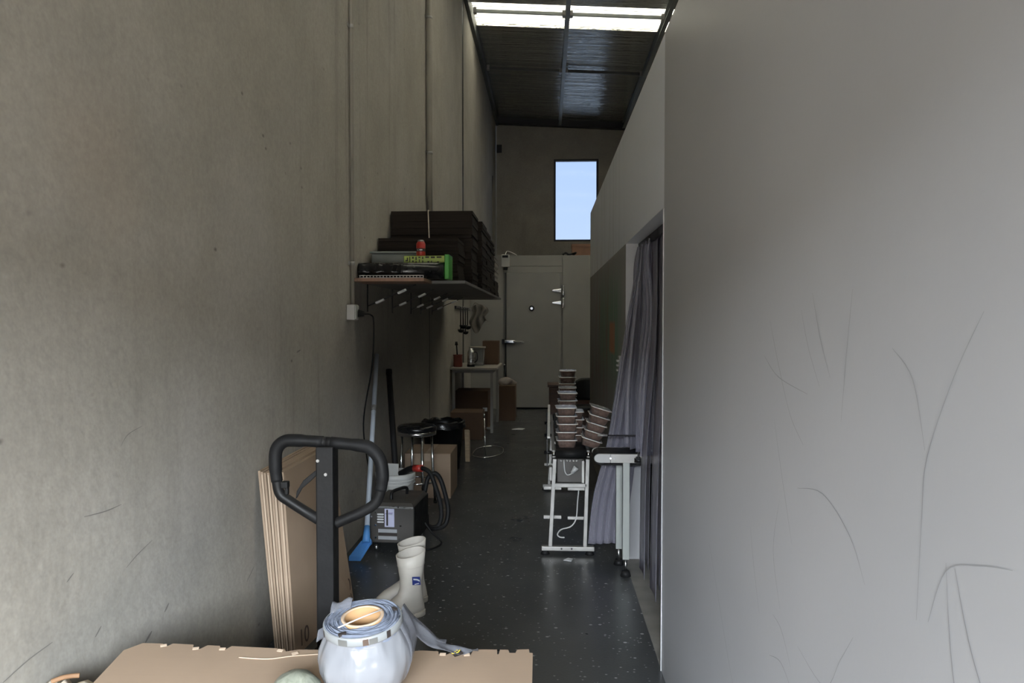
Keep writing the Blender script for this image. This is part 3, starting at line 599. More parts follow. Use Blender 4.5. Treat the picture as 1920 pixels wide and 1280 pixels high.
# pale green wrapped lump
tag(MB().lathe([(.02, 0), (.045, .008), (.056, .025), (.053, .045), (.038, .060), (.018, .068), (.004, .070)], (-.575, 1.655, HS + .0005), 28, fn=lambda a, z: 1 + .05 * math.sin(3 * a + z * 40) + .03 * math.sin(7 * a)).build('wrapped_lump', 'pale_green', None, 0, (-.575, 1.655, HS)), 'pale green wrapped round lump beside the film roll', 'wrapped item')

# ------------------------------------------------------------------ film roll
RX, RY, RZ = -.423, 1.725, HS + .0005
t = thing('film_roll', 'white wrapped roll of plastic film with brown core on the cardboard sheet', 'film roll', (RX, RY, RZ))
def fold(a, z): return 1 + .012 * math.sin(9 * a + z * 30) + .010 * math.sin(17 * a - z * 55) + .008 * math.sin(5 * a)
MB().lathe([(.070, 0), (.090, .006), (.106, .030), (.1165, .062), (.1185, .082), (.114, .105), (.105, .126), (.098, .140), (.0955, .146), (.0955, .150)], (RX, RY, RZ), 72, True, False, fold).build('wrap', 'wrap', t)
MB().lathe([(.0965, .150), (.0985, .152), (.0975, .168), (.0945, .170)], (RX, RY, RZ), 60, False, False).build('printed_band', 'band_white', t, thick=.001)
for a, wd, h0, h1, mt in ((-73, 4, .151, .166, 'ink_brown'), (-62, 6, .152, .165, 'mark_grey'), (-38, 3.5, .152, .169, 'ink'), (-150, 3, .150, .166, 'ink'), (-106, 7, .151, .166, 'mark_grey')):
    n = 4; rs = [[(RX + .0992 * math.cos(math.radians(a + wd * (i / n - .5) * 2)), RY + .0992 * math.sin(math.radians(a + wd * (i / n - .5) * 2)), RZ + h) for h in (h0, h1)] for i in range(n + 1)]
    MB().add([p for r in rs for p in r], [(2 * i, 2 * i + 2, 2 * i + 3, 2 * i + 1) for i in range(n)]).build('print_mark', mt, t)
fl = []; N = 420; turns = 14
for i in range(N + 1):
    f = i / N; a = f * turns * 2 * math.pi; r = .053 + .042 * f + .0006 * math.sin(a * 3.7); fl.append((a, r))
vs = []; fs = []
for i, (a, r) in enumerate(fl):
    zt = .171 + .0025 * math.sin(a * 2.3) + .002 * math.sin(a * 5.1 + 1) + .0015 * math.sin(a * .73)
    vs += [(RX + r * math.cos(a), RY + r * math.sin(a), RZ + .12), (RX + r * math.cos(a), RY + r * math.sin(a), RZ + zt)]
    if i: fs.append((2 * i - 2, 2 * i, 2 * i + 1, 2 * i - 1))
MB().add(vs, fs, True).build('film_layers', 'film_blue', t, thick=.0022)
MB().lathe([(.053, .158), (.094, .158)], (RX, RY, RZ), 48, False, False).build('film_body', 'film_blue', t)
MB().lathe([(.053, .02), (.053, .174), (.0445, .174), (.0445, .02)], (RX, RY, RZ), 40, False, False).build('core', 'core_card', t)
MB().lathe([(.0535, .1735), (.0535, .1755), (.0445, .1755), (.0445, .1735)], (RX, RY, RZ), 40, False, False).build('core_rim', 'core_rim', t)
MB().tube([(RX - .045, RY - .062, RZ + .179), (RX + .0, RY - .02, RZ + .180), (RX + .045, RY + .018, RZ + .180)], .0016, 6).build('loose_strand', 'print_white', t)
MB().box((RX - .03, RY - .082, RZ + .173), (.018, .010, .006), rotm(0, 0, .5)).build('tape_tab', 'ink', t)
MB().box((RX + .075, RY + .03, RZ + .175), (.016, .007, .005), rotm(0, 0, -.6)).build('tape_tab', 'ink', t)
MB().grid(lambda u, v: (RX - .090 + .05 * u, RY + .02 + .035 * v + .01 * u, RZ + .168 + .018 * v + .006 * math.sin(u * 6 + v * 3)), 6, 6).build('loose_film', 'film_clear', t, thick=.001)
MB().grid(lambda u, v: (RX - .112 + .02 * u + .008 * v, RY - .035 + .03 * u, RZ + .130 + .030 * v), 5, 5).build('loose_film', 'film_clear', t, thick=.001)
MB().grid(lambda u, v: (RX + .090 + .03 * math.sin(v * 2.6), RY - .02 + .09 * u, RZ + .165 - .13 * v + .005 * math.sin(u * 9)), 6, 8).build('loose_film', 'film_clear', t, thick=.001)
# tail of clear film lying over the sheet edge to the right
tail = MB().grid(lambda u, v: (RX + .085 + .175 * u, RY + .055 + .165 * u + (.03 * (1 - u) + .005) * (v - .5) * 2 + .012 * v * (1 - u), RZ + .150 * (1 - u) ** 2.2 - .045 * u + .004 * math.sin(u * 14 + v * 4) + .012 * abs(v - .5)), 16, 6).build('film_tail', 'film_clear', t, thick=.0012)
MB().grid(lambda u, v: (RX + .088 + .09 * u, RY + .045 + .12 * u + .02 * v, RZ + .11 * (1 - u) - .03 * v * (1 - u) + .008), 8, 4).build('film_tail', 'film_clear', t, thick=.0012)
lb = MB().box((RX + .205, RY + .172, RZ - .020), (.030, .028, .0015), rotm(.25, .1, .75)).build('warning_label', 'ink', tail)
for i in range(5): MB().box((RX + .205 + .004 * (i - 2), RY + .170 + .004 * ((i * 2) % 5 - 2), RZ - .0175), (.007, .0035, .0012), rotm(.2, .1, i * 1.1)).build('label_print', 'yellow', lb)

t.rotation_euler = (math.radians(7), math.radians(-2.5), 0); t.scale = (.935, .935, 1); t.location = (RX, RY, RZ + .011)
# ------------------------------------------------------------------ flat cartons leaning on the left wall
t = thing('leaning_cartons', 'bundle of flattened brown cartons leaning against the concrete wall', 'cardboard', (-1.13, 3.55, 0))
NS = 9
def leanpt(i, yy, f, dz=0):                     # i: sheet 0 (wall) .. NS (front); f: 0 bottom, 1 top
    a = i / NS; v = (yy - 3.2) / .68
    xb = -1.200 + .095 * a + v * (.0 + .085 * a); xt = -1.272 + .118 * a + v * .012 * a
    return Vector((xb + (xt - xb) * f, yy, .004 + .832 * f + dz))
for i in range(NS):
    y0, y1 = 3.19 + random.uniform(0, .012), 3.875 + random.uniform(-.01, .01); top = 1 + random.uniform(-.012, .004)
    P = [leanpt(i + .08, y0, 0), leanpt(i + .08, y1, 0), leanpt(i + .08, y1, top), leanpt(i + .08, y0, top)]
    Q = [leanpt(i + .86, y0, 0), leanpt(i + .86, y1, 0), leanpt(i + .86, y1, top), leanpt(i + .86, y0, top)]
    c = MB().add(P + Q, [(0, 1, 2, 3), (7, 6, 5, 4), (0, 4, 5, 1), (1, 5, 6, 2), (2, 6, 7, 3), (3, 7, 4, 0)]).build('flat_carton', 'card', t)
    d = Vector((0, -.0015, 0))
    MB().add([leanpt(i + .25, y0, .01) + d, leanpt(i + .7, y0, .01) + d, leanpt(i + .7, y0, top - .012) + d, leanpt(i + .25, y0, top - .012) + d], [(0, 1, 2, 3)]).build('fluted_edge', 'card_edge' if i % 2 else 'card', c)
def on_front(yy, f, off=.003):
    return leanpt(NS - .14, yy, f) + Vector((off, 0, 0))
for body, yy, f, sz, rot in (('10', 3.80, .115, .10, -.12), ('10', 3.28, .07, .105, -.05), ('20', 3.815, .035, .06, -.1)):
    a = on_front(yy, f); ey = (on_front(yy + .05, f) - on_front(yy - .05, f)).normalized(); ez = (on_front(yy, f + .05) - on_front(yy, f - .05)).normalized(); ez = (ez - ey * ez.dot(ey)).normalized(); en = ey.cross(ez)
    M = Matrix(((ey.x, ez.x, en.x, a.x), (ey.y, ez.y, en.y, a.y), (ey.z, ez.z, en.z, a.z), (0, 0, 0, 1))) @ Matrix.Rotation(rot, 4, 'Z')
    text('print', body, sz, 'ink_brown', M, t)

# ------------------------------------------------------------------ rubber boots
def boot(name_label, loc, rz, lean):
    t = thing('rubber_boot', name_label, 'boot', loc, 'cream rubber boots', False, rz)
    sl = [(0, -.070, .205, .043), (.018, -.072, .208, .046), (.045, -.070, .200, .047), (.072, -.066, .165, .046), (.095, -.062, .115, .044), (.118, -.059, .076, .042), (.15, -.058, .060, .043), (.20, -.062, .058, .050), (.26, -.070, .066, .060), (.325, -.077, .074, .068)]
    def ring(z, a, b, h, ins=0):
        n = 28; c = (a + b) / 2; l = (b - a) / 2; out = []
        for k in range(n):
            q = 2 * math.pi * k / n; cx, sy = math.cos(q), math.sin(q); e = .8 if z < .1 else .95
            x = math.copysign(abs(cx) ** e, cx); y_ = math.copysign(abs(sy) ** e, sy)
            narrow = 1 - (.18 * max(0, -x) if z < .09 else 0)
            out.append(Vector((c + (l - ins) * x + lean[0] * z, (h - ins) * y_ * narrow + lean[1] * z, z - (.014 * x * (z / .325) ** 6))))
        return out
    R = [ring(*s) for s in sl]
    R += [ring(.325, -.077, .074, .068, .005), ring(.30, -.075, .072, .066, .006), ring(.24, -.067, .062, .056, .006)]
    MB().rings([R[i] for i in range(1, 11)], True, False).build('upper', 'cream_rubber', t)
    MB().rings(R[10:], False, True).build('lining', 'boot_lining', t)
    MB().rings([ring(0, -.073, .209, .048), ring(.020, -.075, .212, .050)], True, True).build('sole', 'cream_sole', t, .003)
    MB().rings([ring(0.0, -.072, .02, .046), ring(.026, -.073, .02, .047)], True, True).build('heel', 'cream_sole', t, .002)
    MB().rings([ring(.262, -.0715, .0675, .0615), ring(.266, -.073, .069, .063), ring(.270, -.0725, .0685, .0625)], False, False).build('collar_seam', 'cream_rubber', t)
    return t
b1 = boot('cream rubber boot with blue label, nearer of the pair', (-.68, 3.69, 0), math.radians(218), (.02, 0.0))
q = MB().prism([(-.018, .0605, .172), (.028, .0605, .180), (.030, .0605, .222), (-.014, .0605, .214)], (0, 1, 0), .002).build('label_patch', 'ink_blue', b1, .0006)
MB().prism([(-.012, .0627, .190), (.004, .0627, .200), (.022, .0627, .205), (.024, .0627, .212), (.002, .0627, .207), (-.012, .0627, .198)], (0, 1, 0), .0008).build('label_print', 'print_white', q)
MB().bb((-.008, .0627, .180), (.016, .0633, .184)).build('label_print', 'print_white', q)
b2 = boot('cream rubber boot half hidden behind the labelled one', (-.70, 3.88, 0), math.radians(204), (.05, 0))

# ------------------------------------------------------------------ broom, bucket, black pole
t = thing('broom', 'pale blue handled broom with blue head leaning on the wall', 'broom', (-1.13, 4.55, 0))
A = Vector((-1.135, 4.60, .13)); B = Vector((-1.258, 5.445, 1.245))
MB().cyl(A, B, .0165, n=14).build('handle', 'pale_blue', t)
MB().cyl(A + (B - A) * .655, A + (B - A) * .685, .0185, n=14).build('ferrule', 'alu', t)
MB().cyl(A - (B - A) * .03, A + (B - A) * .05, .026, .018, 14).build('socket', 'broom_blue', t)
hd = MB().prism([(-1.165, 4.585, .075), (-1.100, 4.585, .080), (-1.105, 4.585, .105), (-1.125, 4.585, .135), (-1.145, 4.585, .135), (-1.165, 4.585, .10)], (0, 1, 0), .035).build('head', 'broom_blue', t, .006)
MB().prism([(-1.165, 4.583, .082), (-1.100, 4.583, .088), (-1.148, 4.50, .004), (-1.225, 4.50, .004)], (0, .35, 1), .03).build('bristles', 'bristle_blue', t, .004)
bx, by = -1.118, 5.42
t = thing('white_bucket', 'white plastic bucket behind the steel machine', 'bucket', (bx, by, 0))
MB().lathe([(.115, 0), (.135, .25), (.142, .33), (.148, .335), (.148, .375), (.141, .375), (.136, .33), (.11, .012)], (bx, by, 0), 36, True, True).build('body', 'bucket_white', t)
for z in (.30, .325): MB().lathe([(.1405, z - .004), (.149, z), (.1415, z + .004)], (bx, by, 0), 36, False, False).build('rib', 'bucket_white', t)
MB().tube(smoothpath([(bx + .148, by, .325), (bx + .11, by - .11, .29), (bx, by - .158, .27), (bx - .11, by - .11, .29), (bx - .148, by, .325)]), .003, 6).build('bail', 'steel', t)
tag(MB().box((bx - .035, by + .04, .36), (.10, .012, .14), rotm(.1, .05, .1)).box((bx - .035, by + .046, .42), (.10, .02, .012), rotm(.1, .05, .1)).build('scraper', 'bucket_white', None, .004, (bx - .035, by + .04, .3)), 'white plastic scraper blade standing in the bucket', 'scraper')
t = thing('black_pole', 'black pole standing in the white bucket leaning on the wall', 'pole', (bx + .02, by, .02))
MB().cyl((bx + .03, by - .02, .02), (XL + .036, 5.80, 1.10), .023, n=14).build('shaft', 'black_paint', t)
MB().cyl((XL + .0395, 5.79, 1.07), (XL + .036, 5.803, 1.11), .0245, n=14).build('end_cap', 'black_rubber', t)

# ------------------------------------------------------------------ steel machine on castors with hose
ry = math.radians(-4); ML = (-.978, 4.885, 0)
t = thing('suction_machine', 'dark steel box machine on castors with lilac label and louvres', 'machine', ML, None, False, ry)
MB().bb((-.145, -.20, .065), (.145, .20, .305)).build('casing', 'machine_steel', t, .006)
MB().prism([(-.145, -.20, .3055), (.145, -.20, .3055), (.125, -.18, .322), (-.125, -.18, .322)], (0, 1, 0), .36).build('lid', 'machine_steel', t, .004)
MB().bb((.145, -.196, .068), (.1475, .196, .300)).build('side_panel', 'black_paint', t)
MB().bb((-.142, -.206, .29), (.142, -.2005, .303)).build('front_trim', 'steel', t, .002)
for i in range(4): MB().bb((-.095, -.209, .245 - i * .0165), (-.050, -.2, .256 - i * .0165)).build('louvre', 'print_white', t, .005)
pl = MB().bb((-.045, -.204, .170), (.018, -.2, .288)).build('label_plate', 'lilac', t)
MB().bb((-.034, -.206, .178), (-.022, -.2035, .282)).build('gauge_slot', 'ink', pl, .004)
for z, a, b, m_ in ((.262, -.018, .010, 'purple'), (.250, -.018, .008, 'grey_plate'), (.256, -.04, .006, 'ink_blue')): MB().bb((a, -.2052, z - .002), (b, -.2038, z + .001)).build('label_print', m_, pl)
for z in (.145, .100): MB().bb((-.088, -.204, z - .012), (.036, -.2, z + .010)).build('rating_plate', 'grey_plate', t)
MB().bb((-.085, -.2035, .113), (.036, -.2, .131)).build('slot', 'ink', t)
for x, z in ((-.13, .235), (-.105, .18), (-.105, .10), (.06, .18), (.055, .092), (-.105, .262), (.045, .300)): MB().cyl((x, -.2, z), (x, -.2065, z), .006, n=10).build('screw', 'chrome', t)
hd = MB().tube(smoothpath([(-.03, -.10, .322), (-.03, -.08, .365), (.0, .0, .372), (.03, .06, .365), (.03, .075, .322)]), .011, 10).build('carry_handle', 'black_plastic', t)
for x in (-.11, .11):
    for y_ in (-.16, .16):
        c = MB().cyl((x - .010, y_, .026), (x + .010, y_, .026), .026, n=18).build('castor', 'steel', t)
        MB().bb((x - .018, y_ - .02, .045), (x + .018, y_ + .02, .065)).bb((x - .018, y_ - .018, .02), (x - .012, y_ + .018, .05)).bb((x + .012, y_ - .018, .02), (x + .018, y_ + .018, .05)).build('castor_fork', 'chrome', c)
MB().tube(smoothpath([(.1475, .10, .12), (.20, .08, .06), (.28, .02, .012), (.24, -.12, .010), (.16, -.14, .010)]), .006, 8).build('power_cord', 'black_rubber', t)
t = thing('suction_hose', 'coiled black hose with a red collar hanging beside the steel machine', 'hose', (-.80, 5.2, .0))
MB().tube(smoothpath([(-1.02, 5.34, .395), (-.95, 5.30, .425), (-.88, 5.27, .430), (-.83, 5.25, .40), (-.79, 5.23, .31), (-.755, 5.22, .20), (-.745, 5.21, .10), (-.77, 5.2, .035), (-.83, 5.2, .030), (-.875, 5.21, .09), (-.88, 5.22, .18), (-.865, 5.23, .28), (-.845, 5.25, .37), (-.80, 5.26, .40), (-.76, 5.26, .36), (-.725, 5.25, .26), (-.70, 5.24, .14), (-.72, 5.22, .04), (-.79, 5.17, .024), (-.83, 5.12, .06), (-.835, 5.10, .14)]), .0165, 12).build('hose', 'black_rubber', t)
MB().cyl((-.955, 5.305, .424), (-.895, 5.275, .432), .026, n=16).build('collar', 'red', t)
MB().tube(smoothpath([(-1.07, 5.37, .37), (-1.0, 5.33, .41), (-.955, 5.305, .424)]), .024, 12).build('nozzle', 'black_plastic', t)

# ------------------------------------------------------------------ stool, cartons, bin, small stand
sx0, sy0 = -1.045, 5.93
t = thing('bar_stool', 'round stool with shiny black seat and chrome legs', 'stool', (sx0, sy0, 0))
MB().lathe([(.02, .60), (.145, .60), (.158, .612), (.158, .635), (.145, .650), (.08, .655), (.004, .655)], (sx0, sy0, 0), 36).build('seat', 'bin_bag', t)
MB().lathe([(.150, .575), (.156, .577), (.156, .603), (.150, .605)], (sx0, sy0, 0), 36, False, False).build('seat_band', 'chrome', t, thick=.002)
for a in (-62, 28, 118, 208):
    a = math.radians(a); ca, sa = math.cos(a), math.sin(a)
    MB().tube([(sx0 + .125 * ca, sy0 + .125 * sa, .60), (sx0 + .135 * ca, sy0 + .135 * sa, .3), (sx0 + .155 * ca, sy0 + .155 * sa, .012)], .0105, 12).build('leg', 'chrome', t)
    MB().cyl((sx0 + .155 * ca, sy0 + .155 * sa, 0), (sx0 + .155 * ca, sy0 + .155 * sa, .02), .015, n=12).build('foot', 'black_rubber', t)
MB().tube([(sx0 + .146 * math.cos(k * math.pi / 16), sy0 + .146 * math.sin(k * math.pi / 16), .20) for k in range(32)], .0075, 8, True).build('foot_ring', 'chrome', t)
def carton(label, a, b, h, mat='card', flap=True, rz=0, z=0):
    c = ((a[0] + b[0]) / 2, (a[1] + b[1]) / 2, z); t = thing('cardboard_box', label, 'carton', c, None, False, rz)
    wx, wy = (b[0] - a[0]) / 2, (b[1] - a[1]) / 2
    MB().bb((-wx, -wy, .0005), (wx, wy, h)).build('body', mat, t, .004)
    if flap:
        for s in (-1, 1): MB().bb((-wx, s * .004 if s > 0 else -wy, h), (wx, wy if s > 0 else -.004, h + .004)).build('flap', mat, t)
        MB().bb((-.024, -wy - .001, h - .06), (.024, wy + .001, h + .005)).build('tape', 'card_edge' if mat == 'card' else 'card_shaded', t)
    return t
carton('light brown carton on the floor behind the chrome stool', (-1.19, 6.15), (-.80, 6.62), .375)
t = thing('rubbish_bin', 'large black plastic bin against the wall behind the stool', 'bin', (-1.04, 7.42, 0))
MB().lathe([(.165, 0), (.205, .44), (.218, .445), (.222, .48), (.210, .485), (.20, .45), (.155, .02)], (-1.04, 7.42, 0), 36, True, True).build('body', 'black_plastic', t)
MB().grid(lambda u, v: (-1.04 + (.20 + .028 * v) * math.cos(u * 6.283), 7.42 + (.20 + .028 * v) * math.sin(u * 6.283), .47 + .03 * math.sin(v * 3.14) - .05 * v * v + .006 * math.sin(u * 60)), 60, 6).build('liner', 'bin_bag', t)
tag(MB().box((-.828, 7.72, .18), (.045, .03, .355), rotm(.25, .0, .0)).box((-.828, 7.74, .20), (.055, .012, .30), rotm(.25, .0, .0)).build('wooden_offcut', 'wood_pale', None, .002, (-.83, 7.7, 0)), 'narrow pale board leaning beside the black bin', 'board')
t = thing('wire_stand', 'chrome wire floor loop with upright rod in front of the table', 'stand', (-.66, 8.3, 0))
MB().tube(smoothpath([(-.79, 8.06, .008), (-.64, 7.99, .008), (-.51, 8.18, .008), (-.49, 8.40, .008), (-.52, 8.62, .008), (-.66, 8.72, .008), (-.79, 8.55, .008), (-.82, 8.30, .008)], 5, True), .0065, 8, True).build('base_loop', 'chrome', t)
MB().cyl((-.665, 8.10, .008), (-.69, 8.2, .45), .0065, n=10).build('rod', 'chrome', t)
MB().cyl((-.688, 8.192, .415), (-.69, 8.2, .455), .010, n=10).build('tip', 'chrome', t)
for p, lab in (((.14, 4.60), 'white paper scrap on the floor in front of the conveyor feet'), ((-.38, 10.15), 'white paper scrap on the floor near the cold room door')):
    s = .03 if p[1] < 6 else .09
    tag(MB().prism([(p[0] - s, p[1] - s * .5, .001), (p[0] + s * .6, p[1] - s, .001), (p[0] + s, p[1] + s * .4, .001), (p[0], p[1] + s, .001), (p[0] - s * .5, p[1] + s * .3, .001)], (0, 0, 1), .004).build('paper_scrap', 'print_white', None, 0, (p[0], p[1], 0)), lab, 'paper')
# table with goods
t = thing('work_table', 'narrow white-edged table against the wall before the cold room', 'table', (-.97, 10.3, 0))
MB().bb((XL + .004, 9.76, .842), (-.650, 10.95, .868)).build('top', 'table_top', t, .003)
MB().bb((XL + .03, 9.80, .80), (-.70, 9.83, .842)).bb((-.725, 9.83, .80), (-.70, 10.9, .842)).build('apron_rail', 'table_leg', t)
for x in (XL + .05, -.722):
    for y_ in (9.80, 10.88): MB().bb((x - .018, y_ - .018, 0), (x + .018, y_ + .018, .80)).build('leg', 'table_leg', t, .002)
MB().bb((-.79, 9.78, .05), (-.74, 9.81, .075)).build('foot_brace', 'table_leg', t)
TT = .8685
t = thing('red_pot', 'dull red pot on the table nearest the wall', 'pot', (-1.195, 9.98, TT))
MB().lathe([(.055, 0), (.062, .01), (.06, .15), (.066, .155), (.066, .165), (.05, .165), (.05, .02)], (-1.195, 9.98, TT), 24).build('body', 'pot_red', t)
MB().cyl((-1.2, 9.98, TT + .1), (-1.215, 9.99, TT + .30), .010, n=8).cyl((-1.215, 9.99, TT + .29), (-1.217, 9.992, TT + .34), .022, .016, 10).build('utensil', 'black_plastic', t)
t = thing('steel_flask', 'steel flask with dark handle on the table', 'flask', (-1.02, 10.0, TT))
MB().lathe([(.05, 0), (.052, .005), (.05, .19), (.04, .215), (.03, .225), (.03, .245), (.004, .25)], (-1.02, 10.0, TT), 24).build('body', 'steel', t)
MB().tube(smoothpath([(-.975, 9.99, TT + .20), (-.935, 9.98, TT + .19), (-.93, 9.98, TT + .10), (-.972, 9.99, TT + .06)]), .009, 8).build('handle', 'black_plastic', t)
MB().lathe([(.053, 0), (.053, .03)], (-1.02, 10.0, TT), 24, False, False).build('base_ring', 'black_plastic', t)
t = thing('clear_tub', 'clear plastic tub with pale lid on the table behind the flask', 'tub', (-.96, 10.3, TT))
MB().rings([[(-.96 + s * a, 10.32 + s * b, z) for a, b in ((-.1, -.1), (.1, -.1), (.1, .1), (-.1, .1))] for s, z in ((.88, TT), (1, TT + .24))], True, False, False).build('body', 'clear_tub', t, .006)
MB().bb((-1.07, 10.21, TT + .24), (-.85, 10.43, TT + .262)).build('lid', 'table_top', t, .006)
carton('upright brown carton on the table next to the cold room door', (-.905, 10.5), (-.68, 10.8), .33, 'card_shaded', True, 0, TT)
MB().bb((.155, -.2425, .26), (.215, -.2402, .31)).build('paper_label', 'print_white', carton('large brown carton with small white label under the table', (-1.24, 10.02), (-.79, 10.5), .53, 'card_shaded', True))
carton('smaller carton on the floor in front of the table leg', (-1.20, 9.2), (-.80, 9.6), .34, 'card_shaded', True)
bx_ = carton('tall carton beside the table topped with crumpled bags', (-.70, 10.98), (-.46, 11.45), .52, 'card_shaded', True)
def crumple(c, r, s):
    rr = random.Random(s); ph = [rr.uniform(0, 6) for _ in range(6)]
    m = MB(); m.lathe([(r * .8, 0), (r, r * .25), (r * .85, r * .55), (r * .5, r * .8), (r * .1, r * .9)], c, 26, fn=lambda a, z: 1 + .16 * math.sin(3 * a + ph[0] + z * 30) + .12 * math.sin(5 * a + ph[1] - z * 44) + .08 * math.sin(9 * a + ph[2])); return m
tag(crumple((-.60, 11.15, .525), .13, 3).build('plastic_bag', 'bag_clear', None, 0, (-.6, 11.15, .525)), 'crumpled clear plastic bag on the tall carton', 'bag')
t = thing('upright_rod', 'thin steel rod standing up from the crumpled bag', 'rod', (-.62, 11.3, .525))
MB().cyl((-.60, 11.33, .525), (-.64, 11.35, .80), .012, n=8).build('shaft', 'black_plastic', t); MB().lathe([(.004, 0), (.016, .012), (.004, .025)], (-.64, 11.35, .80), 10).build('knob', 'chrome', t)
# things hung on the wall between table and cold room
t = thing('hook_rail', 'dark hook rail on the wall above the table', 'rail', (XL, 11.1, 1.62))
MB().bb((XL + .0005, 10.3, 1.66), (XL + .025, 12.2, 1.70)).build('rail', 'dark_frame', t)
for y_ in (10.45, 10.75, 11.05, 11.35, 11.65, 11.95): MB().tube([(XL + .025, y_, 1.68), (XL + .07, y_, 1.67), (XL + .08, y_, 1.70)], .006, 6).build('hook', 'steel', t)
t = thing('hanging_apron', 'pale cloth apron hanging from the wall hooks under the shelf', 'apron', (XL + .15, 11.9, 1.28))
MB().grid(lambda u, v: (XL + .06 + .26 * u + .03 * math.sin(v * 7), 11.95 + .04 * math.sin(u * 15 + v * 2), 1.70 + .06 * math.sin(u * 3.1) - (.34 + .12 * math.sin(u * 5)) * v), 20, 14).build('cloth', 'cloth', t, thick=.006)
MB().tube(smoothpath([(XL + .08, 11.94, 1.69), (XL + .14, 11.93, 1.78), (XL + .24, 11.94, 1.70)]), .006, 6).build('neck_strap', 'cloth', t)
for i, (y_, ln, r, lab) in enumerate(((10.45, .32, .05, 'dark long-handled ladle hanging nearest on the wall rail'), (10.75, .26, .06, 'dark round strainer hanging second on the wall rail'), (11.05, .36, .045, 'dark narrow spatula hanging third on the wall rail'), (11.35, .28, .055, 'dark brush hanging below the pale apron'))):
    t = thing('hanging_utensil', lab, 'utensil', (XL + .07, y_, 1.68 - ln), 'utensils on the wall rail')
    MB().cyl((XL + .07, y_, 1.69), (XL + .07, y_, 1.69 - ln), .008, n=8).build('handle', 'black_plastic', t)
    MB().lathe([(.004, -r), (r * .7, -r * .8), (r, -r * .2), (r * .92, 0), (r * .6, -r * .6), (.004, -r * .85)], (XL + .075, y_, 1.69 - ln), 16).build('bowl', 'black_plastic', t)

# ------------------------------------------------------------------ conveyor running along the corridor
BZ = .672
t = thing('belt_conveyor', 'slim aluminium belt conveyor carrying the meat tray stacks', 'conveyor', (.15, 5.6, 0))
CX0, CX1, CY0, CY1 = .040, .280, 4.70, 6.55
MB().bb((CX0 + .025, CY0 + .01, BZ - .012), (CX1 - .025, CY1, BZ)).bb((CX0 + .03, CY0 + .01, BZ - .052), (CX1 - .03, CY1, BZ - .042)).build('belt', 'black_rubber', t)
for y_ in (CY0 + .012, CY1): 
    rl = MB().cyl((CX0 + .022, y_, BZ - .026), (CX1 - .022, y_, BZ - .026), .026, n=20).build('roller', 'black_rubber', t)
    MB().cyl((CX0 - .002, y_, BZ - .026), (CX0 + .022, y_, BZ - .026), .014, n=14).cyl((CX1 - .022, y_, BZ - .026), (CX1 + .002, y_, BZ - .026), .014, n=14).build('roller_bearing', 'chrome', rl)
for x in (CX0, CX1 - .018): MB().bb((x, CY0 + .05, BZ - .058), (x + .018, CY1, BZ - .008)).build('side_rail', 'alu', t, .003)
for y_ in (CY0 - .0, CY1 - .06):
    for x, xb in ((CX0 + .016, CX0 - .012), (CX1 - .014, CX1 - .030)):
        MB().bar((x, y_ + .02, BZ - .058), (xb, y_ + .02, .05), .024, .024, (0, 1, 0)).build('leg', 'alu', t, .002)
    f = MB().bb((CX0 - .068, y_ + .0, .024), (CX1 + .030, y_ + .04, .052)).build('foot_bar', 'alu', t, .004)
    for x in (CX0 - .045, CX1 + .0): MB().cyl((x, y_ + .02, 0), (x, y_ + .02, .024), .030, .018, 14).build('levelling_foot', 'black_rubber', f)
    for x in (.10, .165): MB().cyl((x, y_ + .0, .04), (x, y_ - .004, .04), .006, n=8).build('bolt', 'dark_frame', f)
for y_, z in ((CY0 + .02, .445), (CY0 + .6, .42), (CY0 + 1.2, .42), (CY1 - .04, .42)): MB().bb((CX0 + .014, y_ - .012, z - .012), (CX1 - .02, y_ + .012, z + .012)).build('cross_bar', 'alu', t, .002)
for y_, z in ((CY0 + .06, .405), (CY0 + .06, .215), (CY1 - .04, .215)): MB().bb((CX0 - .055, y_, z), (CX0 + .06, y_ + .02, z + .022)).bb((CX0 + .10, y_, z - .004), (CX1 - .03, y_ + .02, z + .016)).build('tie_bar', 'alu', t, .002)
MB().bb((CX0 + .03, CY0 + .04, .455), (CX1 - .04, CY0 + .30, BZ - .062)).build('drive_box', 'machine_steel', t, .006)
MB().bb((CX1 - .05, CY0 + .03, .45), (CX1 - .035, CY0 + .05, .60)).build('panel_strip', 'alu', t)
gr = MB().bar((.018, CY0 + .12, BZ + .062), (.026, CY1 - .10, BZ + .085), .020, .014).build('guide_rail', 'bright_white', t, .003)  # skylight reflection on the metal rail put in as flat white colour
for y_ in (CY0 + .08, CY0 + .8, CY1 - .4):
    MB().bb((.004, y_, BZ - .12), (.012, y_ + .02, BZ + .056)).build('rail_post', 'black_plastic', gr); MB().cyl((-.012, y_ + .01, BZ - .03), (CX0, y_ + .01, BZ - .03), .012, n=10).build('rail_knob', 'black_plastic', gr)
kb = MB().bb((CX0 - .02, CY0 + .02, .47), (CX0 + .0, CY0 + .10, .56)).build('switch_box', 'alu', t, .004)
cb = MB().tube(smoothpath([(.115, CY0 + .02, .60), (.12, CY0 + .005, .54), (.135, CY0 + .0, .515), (.158, CY0 + .0, .52), (.17, CY0 + .0, .53)]), .0045, 8).build('plug_cord', 'white_plastic', t)
MB().cyl((.165, CY0 + .0, .525), (.195, CY0 + .0, .565), .011, .020, 12).build('plug', 'white_plastic', cb)
MB().tube(smoothpath([(.215, CY0 + .07, .44), (.205, CY0 + .07, .33), (.195, CY0 + .06, .22), (.16, CY0 + .05, .17), (.10, CY0 + .05, .15), (.075, CY0 + .05, .12), (.09, CY0 + .05, .10), (.12, CY0 + .05, .098)]), .0045, 8).build('cord', 'white_plastic', t)
